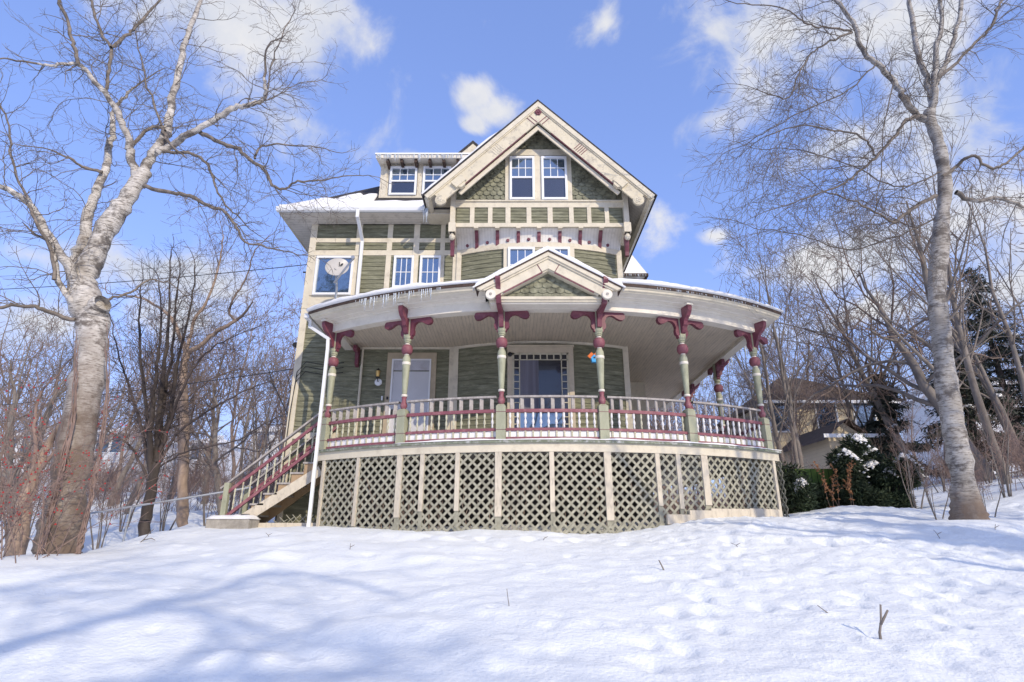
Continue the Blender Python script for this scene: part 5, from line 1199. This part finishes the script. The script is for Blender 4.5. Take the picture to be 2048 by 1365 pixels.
FB = [([(286, 1080), (299, 1000), (312, 930)], (13, 11), (13.0, 13.0), 0, 0),
      ([(310, 940), (316, 850), (325, 760), (335, 680), (338, 610), (342, 510)], (8, 1.5), (13, 13.3), 6, .8), ([(304, 955), (300, 880), (307, 800), (314, 730), (322, 650), (318, 560)], (8, 1.5), (13, 12.6), 6, .8),
      ([(314, 925), (333, 860), (345, 800), (353, 740), (366, 680), (384, 600), (390, 530)], (7, 1.5), (13, 13.4), 6, .8), ([(316, 920), (338, 850), (366, 775), (398, 722), (436, 690), (480, 668)], (5, 1.2), (13, 12.5), 7, .8),
      ([(303, 950), (284, 865), (264, 790), (240, 720), (222, 640)], (5, 1.2), (13, 13.4), 7, .8), ([(316, 930), (352, 872), (402, 832), (466, 795), (520, 770)], (4, 1.2), (13, 12.6), 7, .7), ([(300, 965), (268, 905), (228, 868), (186, 850)], (4, 1.2), (13, 12.7), 7, .7),
      ([(312, 935), (322, 860), (330, 790), (345, 700), (352, 610), (360, 540)], (6, 1.5), (13, 13.6), 6, .8), ([(308, 945), (296, 850), (285, 760), (278, 660), (282, 570)], (6, 1.5), (13, 13.2), 6, .8), ([(318, 935), (370, 905), (430, 890), (480, 880)], (3, 1.2), (13, 12.6), 7, .6)]
fb = at(290, 1064, 13.0); T_ = tracedtree(44, FB, fb, 'bark_dark', 'twig_dark', maxl=4, dens=(3, 4, 5, 5), ratio=(.5, .55, .55, .5), wander=.08, up=.05, thick=.05, minr=.0036, seg=.2)
place('bare_tree', *T_, fb, 0, 1, 'dark many stemmed tree fanning out left of the stair', 'tree', G1)
TB = [([(366, 1052), (366, 985), (368, 900), (370, 820), (366, 750), (374, 698)], (12, 9), (16, 16), 0, 0), ([(372, 705), (402, 690), (436, 662), (474, 640)], (7, 4), (16, 15.6), 2, .8), ([(470, 642), (458, 625), (466, 600), (490, 560), (510, 500)], (3.5, 1.5), (15.6, 15.6), 5, 1.1),
      ([(372, 705), (350, 650), (330, 625), (290, 600), (240, 590)], (6, 2), (16, 16.3), 4, 1.1), ([(374, 700), (390, 640), (420, 590), (440, 520), (446, 470)], (5, 1.5), (16, 16.4), 4, 1.2), ([(370, 800), (420, 760), (470, 740)], (2.5, 1.2), (16, 15.7), 5, .9)]
tb = at(366, 1050, 16.0); T_ = tracedtree(45, TB, tb, 'bark_tan', 'twig', maxl=4, dens=(3, 4, 4, 4), ratio=(.5, .55, .55, .5), wander=.1, up=.05, thick=.05, minr=.0045, seg=.25)
place('bare_tree', *T_, tb, 0, 1, 'tan trunked tree just right of the dark many stemmed tree', 'tree', G1)
SB = [([(26, 1130), (44, 1035), (60, 975), (78, 930), (98, 885)], (22, 9), (9.6, 9.7), 3, .6), ([(60, 975), (72, 900), (70, 840), (86, 780)], (8, 3), (9.7, 10), 5, .8), ([(62, 965), (110, 900), (122, 860)], (6, 3), (9.7, 9.7), 4, .6)]
sb_ = at(34, 1098, 9.6); T_ = tracedtree(46, SB, sb_, 'bark_tan', 'twig_red', maxl=4, dens=(3, 4, 5, 5), wander=.12, up=.03, thick=.05, minr=.0036, seg=.2)
place('bare_tree', *T_, sb_, 0, 1, 'short tan broken trunk leaning beside the big birch foot', 'tree', G1)
bt('slim', 560, 19, 1.05, 'slim tree close to the left house corner behind the stair', G1)
bt('forked', 505, 26, 1.05, 'forked grey tree standing behind the stair railing', G1)
bt('gnarled', 445, 21, 1.0, 'gnarled tree between the tan trunk and the stair', G1)
bt('spread', 400, 28, 1.1, 'spreading tree far behind the tan trunk', G1)
bt('slim', 330, 30, 1.2, 'tall slim tree far behind the dark many stemmed tree', G1)
bt('spread', 250, 24, .95, 'spreading tree right of the big old birch trunk', G1)
bt('spread', 212, 27, 1.1, 'spreading tree directly behind the big birch trunk', G1)
bt('slim', 100, 24, 1.1, 'slim tree left of the big birch trunk', G1)
bt('gnarled', 40, 18, 1.05, 'gnarled tree near the left picture edge', G1)
bt('forked', -30, 15, .9, 'forked tree cut by the left picture edge', G1)
bt('spread', 150, 36, 1.2, 'spreading tree far back left of the birch fork', G1)
bt('straight', 30, 30, 1.0, 'straight tan tree far back at the left edge', G1)
bt('gnarled', 585, 31, 1.1, 'gnarled tree far behind the left house corner', G1)
bt('slim', 470, 36, 1.2, 'pale slim tree farthest back between stair and tan trunk', G1)
bt('forked', 1608, 19, 1.3, 'large forked tree just right of the porch corner', G2, .4)
bt('spread', 1705, 24, 1.0, 'spreading tree with bent limbs before the beige house', G2, 2.0, tilt=-.25)
bt('slim', 1755, 22, 1.15, 'slim tree right of the beige house', G2)
bt('slim', 1560, 26, 1.05, 'slim tree seen through the right porch railing', G2)
bt('forked', 1500, 30, 1.2, 'forked tree behind the right porch roof corner', G2)
bt('spread', 1330, 33, 1.5, 'spreading tree rising behind the right eave of the gable', G2)
bt('slim', 1420, 36, 1.5, 'tall slim tree above the porch roof behind the right eave', G2)
bt('straight', 1950, 12.6, .85, 'brown leaning tree right behind the grey birch trunk', G2, 1.0, tilt=-.12)
bt('spread', 1850, 21, 1.35, 'spreading tree left behind the grey birch trunk', G2)
bt('gnarled', 2000, 18, 1.5, 'gnarled tree right of the grey birch', G2)
bt('slim', 2040, 15, 1.2, 'slim tree near the right picture edge', G2)
bt('forked', 2110, 17, 1.4, 'forked tree cut by the right picture edge', G2)
bt('spread', 1920, 30, 1.5, 'spreading tree far behind the grey birch', G2)
bt('forked', 1800, 29, 1.3, 'forked tree far back between beige house and birch', G2)
bt('spread', 1650, 32, 1.25, 'spreading tree rising behind the beige house roof', G2)
# shadow casters: trees standing behind and beside the photographer
for kd, x, y, sc, rz in (('spread', 6.2, -7.5, 1.25, 1.), ('gnarled', 3.0, -9.0, 1.5, 2.), ('straight', 10.7, .9, 1.5, 3.), ('forked', 12.5, -2, 1.1, .5), ('spread', 10.2, 4.4, .95, 4.)):
    place('bare_tree', *KT[kd], (x, y, H(x, y) - .05), rz, sc, 'bare tree standing behind the photographer that shades the lawn', 'tree', 'trees behind the photographer')

def lawn(px, py):
    a, b_ = ray(px, py); Y = 3.0
    while Y < 14 and H(a * Y, Y) < b_ * Y: Y += .02
    return Vector((a * Y, Y, H(a * Y, Y)))
def shade_tree():
    T = Tree(91, maxl=4, dens=(2, 2.5, 3.5, 4), ratio=(.5, .5, .5, .5), wander=.1, up=.02, thick=.03, minr=.005, seg=.3); base = np.array((-.6, -6.4, H(-.6, -6.4)))
    for pts, (r0, r1), t in (([(-60, 1335), (60, 1285), (180, 1245), (300, 1215), (410, 1190), (510, 1152), (590, 1146), (700, 1166), (800, 1190)], (.085, .035), 20.0), ([(300, 1215), (420, 1225), (540, 1262), (680, 1295), (780, 1312)], (.05, .02), 19.5), ([(150, 1385), (350, 1366), (550, 1354), (700, 1352), (860, 1362)], (.08, .04), 19.0), ([(-80, 1190), (60, 1170), (200, 1150), (330, 1160)], (.05, .03), 21.0)):
        P = np.array([lawn(*p) + sdir * t for p in pts]); P, R = smooth_path(P, np.linspace(r0, r1, len(pts)), len(pts) * 4); P = P - base; T.emit(P, R, 0)
        D = np.gradient(P, axis=0); D /= np.linalg.norm(D, axis=1)[:, None]; T.branches(list(P), list(D), R, 5.0, 1, .05, 1.8)
        e = P[0]; Q, R2 = smooth_path([e, e + (np.array((0, 0, 5.5)) - e) * .5 + np.array((0, 0, .4)), np.array((0, 0, 5.5))], [r0, .12, .17], 10); T.emit(Q, R2, 0)
    T.emit(*smooth_path([(0, 0, -.2), (.05, 0, 3), (0, 0, 5.8)], [.33, .24, .17], 10), 0)
    me = T.meshes('shade_tree', 'bark', 'twig'); place('bare_tree', *me, base, 0, 1, 'large spreading bare tree behind the photographer whose limbs shade the lawn', 'tree')
shade_tree()
# shrubs
S1, S2 = 'bare shrubs on the left bank', 'bare shrubs by the right birch'
for px, Y, sc, lb in ((15, 10.0, .75, 'reddish bare shrub at the left edge of the lawn'), (60, 11.5, .95, 'tall reddish shrub left of the birch foot'), (205, 16, .7, 'bare shrub right of the birch foot'), (245, 19, .8, 'bare shrub between birch and dark many stemmed tree'),
                      (330, 19, .9, 'bare shrub on the snow slope behind the dark tree'), (415, 20, .8, 'bare shrub between tan trunk and concrete block'), (470, 20, .85, 'bare shrub behind the foot of the stair'), (540, 16.5, .9, 'bare shrub under the stair rail by the house'), (130, 16, 1.0, 'bare shrub behind the birch trunk')):
    bt('sapling', px, Y, sc, lb, S1, name='bare_shrub')
for px, Y, sc, lb in ((1880, 10.4, .35, 'low twiggy shrub left of the grey birch foot'), (1985, 10.2, .35, 'low twiggy shrub right of the grey birch foot'), (1840, 12.5, .55, 'twiggy shrub between hedge and grey birch'), (2030, 12, .6, 'twiggy shrub at the right edge of the snow'), (1590, 15.5, .7, 'reddish shrub above the green fence by the porch'), (1690, 17.5, .5, 'reddish shrub above the green fence before the beige house'), (1790, 15.5, .6, 'reddish shrub behind the evergreen hedge'), (1900, 17, .6, 'reddish thicket shrub left behind the grey birch'), (2000, 16, .55, 'reddish thicket shrub right behind the grey birch')):
    bt('sapling', px, Y, sc, lb, S2, name='bare_shrub')
# winterberry around the left birch foot
T = Tree(55, maxl=3, dens=(3, 4, 4), ratio=(.45, .5, .5), ang=(.6, .7, .8), wander=.1, up=-.02, droop=.05, thick=.03, minr=.004, seg=.25)
rr = np.random.RandomState(9)
for k in range(34): T.limb((rr.uniform(-.9, .7), rr.uniform(-.6, .3), -.1), (rr.normal(0, .5), rr.normal(0, .3) - .1, 1), rr.uniform(1.0, 2.6), .008, 0)
me1 = T.cr.mesh('berry_stems', M['twig_red']); v, f = T.cr.arrays()
sel = v[rr.choice(len(v), 420)]; sel = sel[sel[:, 2] > .4]; tet = np.array([[1, 0, -.5], [-.5, .87, -.5], [-.5, -.87, -.5], [0, 0, 1]]) * .016
bv = (sel[:, None] + tet[None]).reshape(-1, 3); bf = (np.array([[0, 1, 3], [1, 2, 3], [2, 0, 3], [0, 2, 1]])[None] + np.arange(len(sel))[:, None, None] * 4).reshape(-1, 3)
vr = np.random.RandomState(31)
for k in range(26):
    side = vr.choice([-1, 1]); P = []
    for t in np.linspace(0, vr.uniform(.35, 1), 9):
        px_ = np.interp(t, [0, .3, .6, 1], [118, 152, 180, 186]) + side * np.interp(t, [0, 1], [40, 32]) * vr.uniform(.75, 1.12); q_ = at(px_, 1108 - 470 * t, 8.62 + vr.normal(0, .03)); P.append(np.array(q_) - np.array((-6.75, 8.3, H(-6.75, 8.3))))
    T.cr.add(P, np.linspace(.012, .005, 9), 4)
me1 = T.cr.mesh('berry_stems', M['twig_red'])
ws = empty('berry_bush', (-6.75, 8.3, H(-6.75, 8.3)), 0, 'tangled red berried bush wrapped around the big birch foot', 'shrub')
link('stems', me1, ws); tag(link('berries', fast_mesh('berries', bv, bf, M['berry']), ws), kind='stuff')

# leaf scatter for evergreens
def scatter_leaves(fn, n, ln, wd, seed):
    r = np.random.RandomState(seed); P, Nn = fn(r, n); n = len(P)
    d = r.normal(0, 1, (n, 3)) * .7 + Nn; d /= np.linalg.norm(d, axis=1)[:, None]; a = np.cross(d, r.normal(0, 1, (n, 3))); a /= np.linalg.norm(a, axis=1)[:, None]
    L = ln * r.uniform(.5, 1.3, (n, 1)); v = np.stack([P - a * wd, P + a * wd, P + d * L], 1).reshape(-1, 3); return v, np.arange(3 * n).reshape(-1, 3)
def clumps(cs):
    cs = np.array(cs)
    def fn(r, n):
        i = r.randint(0, len(cs), n); d = r.normal(0, 1, (n, 3)); d /= np.linalg.norm(d, axis=1)[:, None]; rad_ = r.rand(n, 1) ** .35
        return cs[i, :3] + d * rad_ * cs[i, 3:6], d
    return fn
def snow_clumps(name, parent, cs, seed):
    """broken pads of snow: many small crumbs heaped and sagging at each spot"""
    r = np.random.RandomState(seed); V = []; Fc = []; n0 = 0
    base = np.array([[1, 0, 0], [.5, .87, 0], [-.5, .87, 0], [-1, 0, 0], [-.5, -.87, 0], [.5, -.87, 0], [0, 0, .8], [0, 0, -.5]]); fc = np.array([[i, (i + 1) % 6, 6] for i in range(6)] + [[(i + 1) % 6, i, 7] for i in range(6)])
    for x, y, z, rx, rz in cs:
        a = r.uniform(0, 3.14); ux = np.array([math.cos(a), math.sin(a) * .6])
        for k in range(int(60 + 260 * rx)):
            t, u = r.normal(0, .55), r.normal(0, .3); q_ = r.uniform(.018, .05) + .08 * rx * max(0, 1 - abs(t)); d2 = t * t + u * u
            p = np.array([x + rx * (t * ux[0] - u * ux[1]), y + rx * (t * ux[1] + u * ux[0]), z + rz * (.9 - .9 * d2) * r.uniform(.3, 1) - .35 * rx * abs(t)])
            V.append(base * q_ * r.uniform(.7, 1.3, (8, 1)) + p); Fc.append(fc + n0); n0 += 8
    me = fast_mesh(name, np.concatenate(V), np.concatenate(Fc), M['roof_snow'], True); o = link(name, me, parent, -Vector(parent.location))
    return tag(o, kind='stuff')
r = np.random.RandomState(4)
def bush(px0, px1, Y, top_px, label, seed, n, m='needle'):
    r = np.random.RandomState(seed); x0, x1 = (px0 - 1024) / F / 1.04 * Y, (px1 - 1024) / F / 1.04 * Y; g = H((x0 + x1) / 2, Y); top = Zp(top_px, Y)
    base = Vector(((x0 + x1) / 2, Y, g)); o = empty('evergreen_bush', base, 0, label, 'hedge'); cs = []
    for k in range(26):
        u = r.rand(); x = x0 + (x1 - x0) * u; hh = (top - g) * (1 - .55 * abs(2 * u - 1) ** 2.2); z = g + hh * r.uniform(.12, .92)
        cs.append((x - base.x, r.uniform(-.45, .45), z - g, .34, .3, .26))
    v, f = scatter_leaves(clumps(cs), n, .12, .018, seed); tag(link('foliage', fast_mesh('foliage', v, f, M[m], False), o), kind='stuff')
    T = Tubes()
    for c_ in cs: T.add([[c_[0] * .4, 0, -.1], [c_[0] * .8, c_[1] * .5, c_[2] * .5], c_[:3]], [.03, .02, .008], 5)
    link('stems', T.mesh('stems', M['bark_dark']), o)
    return o, cs, base
hb_, cs, base = bush(1655, 1815, 13.9, 880, 'dark evergreen hedge bush with snow on top before the green fence', 5, 26000)
tops = sorted(cs, key=lambda c_: -c_[2])[:11]; snow_clumps('snow', hb_, [(base.x + c_[0], base.y + c_[1] - .15, base.z + c_[2] + .14, r.uniform(.16, .34), .1) for c_ in tops], 3)
hb2, cs, base = bush(1556, 1594, 13.6, 940, 'small snowy evergreen bush at the right porch corner', 6, 7000)
snow_clumps('snow', hb2, [(base.x + c_[0], base.y + c_[1] - .1, base.z + c_[2] + .12, .17, .08) for c_ in cs[:9]], 4)
# dead brown leafed sprig before the hedge
T = Tree(71, maxl=2, dens=(6, 5), ratio=(.4, .4), ang=(.6, .7), wander=.08, up=.02, thick=.05, minr=.003, seg=.15)
for k in range(6): T.limb((r.uniform(-.3, .3), 0, 0), (r.normal(0, .3), 0, 1), r.uniform(.6, 1.0), .006, 0)
v, f = T.cr.arrays(); lv, lf = scatter_leaves(lambda r, n: (v[r.choice(len(v), n)], r.normal(0, 1, (n, 3))), 900, .05, .014, 8)
X = ground_at(1690, 13.1); ds = empty('dry_plant', X, 0, 'dry plant with rusty brown leaves before the evergreen hedge', 'plant'); link('stems', T.cr.mesh('dry_stems', M['twig_red']), ds); tag(link('leaves', fast_mesh('dry_leaves', lv, lf, M['dead_leaf'], False), ds), kind='stuff')
# conifers
def conifer(px, Y, Hh, w, label, seed, n=26000):
    r = np.random.RandomState(seed); o = empty('conifer_tree', ground_at(px, Y), 0, label, 'tree', 'conifers on the right'); T = Tubes(); T.add([[0, 0, -.2], [0, 0, Hh]], [.18, .02], 8); seg = []
    z = .8
    while z < Hh:
        for k in range(5):
            a = r.uniform(0, 6.28); L = w * (1 - z / Hh) ** .8 * r.uniform(.5, 1.1) + .15; P = [[0, 0, z], [math.cos(a) * L * .5, math.sin(a) * L * .5, z - .02 * L], [math.cos(a) * L, math.sin(a) * L, z - .22 * L]]; T.add(P, [.03, .02, .006], 4); seg.append((P, L))
        z += .30
    def fn(r, n):
        w_ = np.array([s_[1] for s_ in seg]); i = r.choice(len(seg), n, p=w_ / w_.sum()); t = r.rand(n) ** .6; A = np.array([s_[0] for s_ in seg])[i]
        P = A[:, 0] * ((1 - t) ** 2)[:, None] + A[:, 1] * (2 * t * (1 - t))[:, None] + A[:, 2] * (t * t)[:, None]; P += r.normal(0, 1, (n, 3)) * np.array([.16, .16, .05]); D = A[:, 2] - A[:, 0]; D[:, 2] -= .4; D /= np.linalg.norm(D, axis=1)[:, None]; return P, D
    v, f = scatter_leaves(fn, n, .2, .022, seed); link('trunk', T.mesh('conifer_trunk', M['bark_dark']), o); tag(link('crown', fast_mesh('conifer_crown', v, f, M['conifer'], False), o), kind='stuff')
    b = o.location; snow_clumps('snow', o, [(b.x + s_[0][1][0] * 1.5, b.y + s_[0][1][1] * 1.5, b.z + s_[0][1][2] + .02, .2 * s_[1] + .05, .06) for s_ in seg if r.rand() < .3 and s_[1] > .6], seed)
conifer(1818, 22, 4.4, 1.3, 'dark snowy conifer left of the grey birch', 3, 15000)
conifer(1995, 19.5, 5.2, 1.7, 'dark snowy conifer right of the grey birch', 4, 15000)
conifer(2085, 21, 8.0, 1.9, 'tall dark conifer at the right picture edge', 5, 16000)

def behind_conifer():
    o = None
    conifer(1024, 1.0, 15.0, 3.4, 'tall dark conifer standing left behind the photographer', 12, 16000)
    o = [q_ for q_ in bpy.data.objects if q_.get('label') == 'tall dark conifer standing left behind the photographer'][0]; o.location = (-9.6, -1.5, H(-9.6, -1.5))
    n_ = conifer(1024, 1.0, 9.6, 1.5, 'dark conifer standing right behind the photographer', 13, 9000)
    o2 = [q_ for q_ in bpy.data.objects if q_.get('label') == 'dark conifer standing right behind the photographer'][0]; o2.location = (12.4, -2.2, H(12.4, -2.2))
    for o_ in (o, o2):
        o_['group'] = 'conifers behind the photographer'
        for ch_ in list(o_.children):
            if ch_.name.startswith('snow'): bpy.data.objects.remove(ch_)
behind_conifer()
# green board fence
fz = ground_at(1565, 14.3); f1 = ground_at(1822, 14.3)
fe = empty('board_fence', fz, 0, 'mossy green vertical board fence behind the evergreen hedge', 'fence')
b = MB(); b.box(fz[0], f1[0], 14.3, 14.33, min(fz[2], f1[2]) - .1, Zp(938, 14.3)); b.build('board_panel', M['green_fence'], fe)
b = MB(); b.box(fz[0], f1[0], 14.27, 14.3, .75, .83); b.build('rail', M['green_fence'], fe)
for t in (0, .5, 1):
    x = fz[0] + (f1[0] - fz[0]) * t; b = MB(); b.box(x - .05, x + .05, 14.24, 14.36, fz[2] - .1, Zp(934, 14.3)); b.build('post', M['green_fence'], fe)

# neighbouring houses
def far_house(x0, x1, Y, dep, z0, ze, zr, wm, rm, label, wins, axis='x', snow=False):
    base = Vector(((x0 + x1) / 2, Y, z0)); h = empty('neighbour_house', base, 0, label, 'house')
    b = MB(); b.box(x0, x1, Y, Y + dep, z0 - 1, ze)
    if axis == 'y': b.prism([(x0, ze), (x1, ze), ((x0 + x1) / 2, zr)], (0, Y + .01, 0), (1, 0, 0), (0, 0, 1), (0, 1, 0), 0, dep - .02)
    w = b.build('wall', M[wm], h)
    b = MB(); o = .35
    if axis == 'x': b.add([(x0 - o, Y - o, ze), (x1 + o, Y - o, ze), (x1 + o, Y + dep + o, ze), (x0 - o, Y + dep + o, ze), (x0 + dep / 3, Y + dep / 2, zr), (x1 - dep / 3, Y + dep / 2, zr)], [(0, 1, 5, 4), (1, 2, 5), (2, 3, 4, 5), (3, 0, 4), (0, 3, 2, 1)])
    else:
        xm = (x0 + x1) / 2; b.add([(x0 - o, Y - o, ze - o * .6), (xm, Y - o, zr + .1), (x1 + o, Y - o, ze - o * .6), (x0 - o, Y + dep, ze - o * .6), (xm, Y + dep, zr + .1), (x1 + o, Y + dep, ze - o * .6)], [(0, 1, 4, 3), (1, 2, 5, 4)])
    b.build('roof', M['roof_snow' if snow else rm], h)
    b = MB(); b.box(x0 - o, x1 + o, Y - o - .03, Y - o, ze - .12, ze + .02); b.build('fascia', M['white'], h)
    for (wx, wz, ww, wh) in wins:
        b = MB(); b.box(wx - ww / 2 - .08, wx + ww / 2 + .08, Y - .05, Y, wz - wh / 2 - .08, wz + wh / 2 + .08); fr = b.build('window', M['white'], h)
        b = MB(); b.box(wx - ww / 2, wx + ww / 2, Y - .06, Y - .045, wz - wh / 2, wz + wh / 2); b.build('pane', M['glass'], fr)
Yh = 27.0
a, c = at(1535, 800, Yh), at(1775, 800, Yh); e_ = Zp(805, Yh); tp = Zp(752, Yh + 3)
far_house(a[0], c[0], Yh, 7, H(a[0], Yh), e_, tp, 'beige_wall', 'brown_roof', 'beige house with brown roof behind the right garden', [(Xp(1560, 835, Yh), Zp(835, Yh), .9, 1.3), (Xp(1653, 832, Yh), Zp(832, Yh), .9, 1.3), (Xp(1730, 835, Yh), Zp(835, Yh), .9, 1.3)])
Ys = 22.0; a, c = at(1652, 850, Ys), at(1722, 850, Ys); far_house(a[0], c[0], Ys, 4, 0.3, Zp(872, Ys), Zp(846, Ys), 'beige_wall', 'brown_roof', 'low dark shed roof in front of the beige house', [], 'y')
Yw = 36.0; a, c = at(1935, 780, Yw), at(2030, 780, Yw); far_house(a[0], c[0], Yw, 7, 2, Zp(768, Yw), Zp(722, Yw), 'white_wall', 'roof_snow', 'pale house with snowy roof far right behind the conifers', [(Xp(1980, 800, Yw), Zp(800, Yw), 1, 1.4)], 'x', True)
for px0, px1, Y, yt, ym, lb in ((505, 600, 48, 835, 862, 'white far house glimpsed behind the stair railing'), (195, 262, 42, 835, 865, 'white far house glimpsed right of the birch trunk'), (380, 440, 60, 862, 885, 'tiny pale far house beyond the tan trunk'), (10, 80, 50, 845, 872, 'pale far house at the left edge behind shrubs')):
    a, c = at(px0, ym, Y), at(px1, ym, Y); far_house(a[0], c[0], Y, 6, H(a[0], Y), Zp(ym, Y), Zp(yt, Y), 'white_wall', 'roof_snow', lb, [(a[0] + (c[0] - a[0]) * t, Zp(ym + 22, Y), .9, 1.3) for t in (.25, .7)], 'x', True)

# far woods: one mass of many bare trees
def woods():
    tr = np.random.RandomState(77); vs, fs, n = [], [], 0
    src = []
    for sd, Hh in ((101, 7), (102, 8.5), (103, 6)):
        T = Tree(sd, maxl=4, dens=(2.4, 2.0, 2.2, 2.4), ratio=(.55, .55, .5), ang=(.6, .8, .8), wander=.09, up=.08, thick=99, minr=.010, seg=.7)
        T.limb((0, 0, -.3), (0, 0, 1), Hh, .085, 0); src.append(T.cr.arrays() if T.cr.v else T.tr.arrays())
    spots = [(tr.uniform(-55, -7), tr.uniform(26, 75)) for _ in range(95)] + [(tr.uniform(7, 60), tr.uniform(24, 75)) for _ in range(70)] + [(tr.uniform(-30, 30), tr.uniform(50, 90)) for _ in range(30)] + [(tr.uniform(5, 14), tr.uniform(24, 40)) for _ in range(16)] + [(tr.uniform(-36, -10), tr.uniform(22, 32)) for _ in range(20)] + [(tr.uniform(17, 34), tr.uniform(16, 26)) for _ in range(14)]
    for x, y in spots:
        v, f = src[tr.randint(3)]; a = tr.uniform(0, 6.28); s_ = tr.uniform(.65, 1.15); ca, sa = math.cos(a) * s_, math.sin(a) * s_
        w = np.stack([v[:, 0] * ca - v[:, 1] * sa + x, v[:, 0] * sa + v[:, 1] * ca + y, v[:, 2] * s_ + H(x, y)], -1); vs.append(w); fs.append(f + n); n += len(v)
    o = link('far_woods', fast_mesh('far_woods', np.concatenate(vs), np.concatenate(fs), M['far_twig'])); tag(o, 'brown bare woods filling the slopes far behind the house', 'woods', kind='stuff')
    # low undergrowth thicket
    vs, fs, n = [], [], 0
    T = Tree(105, maxl=2, dens=(4, 4), ratio=(.5, .5), ang=(.6, .8), wander=.12, up=.0, thick=99, minr=.006, seg=.3)
    for k in range(22): T.limb((tr.normal(0, .4), tr.normal(0, .4), -.1), (tr.normal(0, .45), tr.normal(0, .45), 1), tr.uniform(.8, 2.0), .012, 0)
    v, f = T.tr.arrays() if T.tr.v else T.cr.arrays()
    spots = [(tr.uniform(-30, -8), tr.uniform(21, 42)) for _ in range(95)] + [(tr.uniform(7.5, 22), tr.uniform(15.2, 26)) for _ in range(42)] + [(tr.uniform(9.2, 14), tr.uniform(11.5, 15)) for _ in range(9)] + [(tr.uniform(4.6, 9), tr.uniform(20.5, 28)) for _ in range(40)]
    for x, y in spots:
        a = tr.uniform(0, 6.28); s_ = tr.uniform(.5, 1.2) * (.62 if x > 3 else 1); ca, sa = math.cos(a) * s_, math.sin(a) * s_
        vs.append(np.stack([v[:, 0] * ca - v[:, 1] * sa + x, v[:, 0] * sa + v[:, 1] * ca + y, v[:, 2] * s_ + H(x, y)], -1)); fs.append(f + n); n += len(v)
    o = link('undergrowth', fast_mesh('undergrowth', np.concatenate(vs), np.concatenate(fs), M['twig_red'])); tag(o, 'tangled reddish brown undergrowth on both sides of the house', 'undergrowth', kind='stuff')
woods()

# sticks poking out of the snow
def stick(px, py, pts, r, label):
    # find the lawn point under the pixel
    a, b_ = ray(px, py); Y = 4.0
    while Y < 14 and H(a * Y, Y) < b_ * Y: Y += .02
    p = Vector((a * Y, Y, H(a * Y, Y))); b = MB()
    for ch in pts: b.tube([p + Vector(q_) for q_ in ch], [r * (1 - .5 * k / len(ch)) for k in range(len(ch))], 6)
    tag(b.build('stick', M['bark'], None, True), label, 'stick', 'sticks in the snow')
stick(1762, 1280, [[(-.005, 0, -.06), (.0, 0, .05), (.03, 0, .14), (.05, 0, .26)], [(.02, 0, .11), (.06, -.01, .17), (.09, -.02, .22)]], .012, 'forked stick standing in the snow at lower right')
stick(1329, 1141, [[(.01, 0, -.05), (-.03, 0, .05), (-.06, 0, .11)]], .011, 'short stick leaning left in the snow right of centre')
stick(1018, 1214, [[(.01, 0, -.05), (-.01, 0, .07), (-.02, 0, .15)]], .004, 'thin straight stem in the snow at the centre')
stick(1655, 1228, [[(.04, 0, -.03), (-.03, 0, .02), (-.08, 0, .06)]], .005, 'thin slanting twig in the snow left of the forked stick')
stick(285, 1085, [[(-.05, 0, -.02), (.02, 0, .05), (.08, 0, .14), (.14, 0, .2)], [(.0, 0, .03), (.12, .02, .06), (.2, 0, .03)]], .008, 'branched twig in the snow right of the big birch')

rq = random.Random(12)
for px, py, lb in ((700, 1100, 'thin bent stem in the snow below the second lattice panel'), (1086, 1082, 'tiny dark twig in the snow near the middle of the skirt'), (1480, 1096, 'tiny dark twig lying below the right base board'), (1880, 1075, 'thin twig lying left of the grey birch foot'), (1990, 1062, 'thin twig lying right of the grey birch foot'), (905, 1062, 'thin dry stem below the fifth lattice panel'), (540, 1075, 'thin dry stem in the snow in front of the sill board')):
    a_ = rq.uniform(-.12, .12); stick(px, py, [[(0, 0, -.04), (a_ * .4, .01, .03), (a_, .02, rq.uniform(.04, .1))], [(a_ * .4, .01, .03), (a_ * .4 + .06, 0, .06)]], .0045, lb)
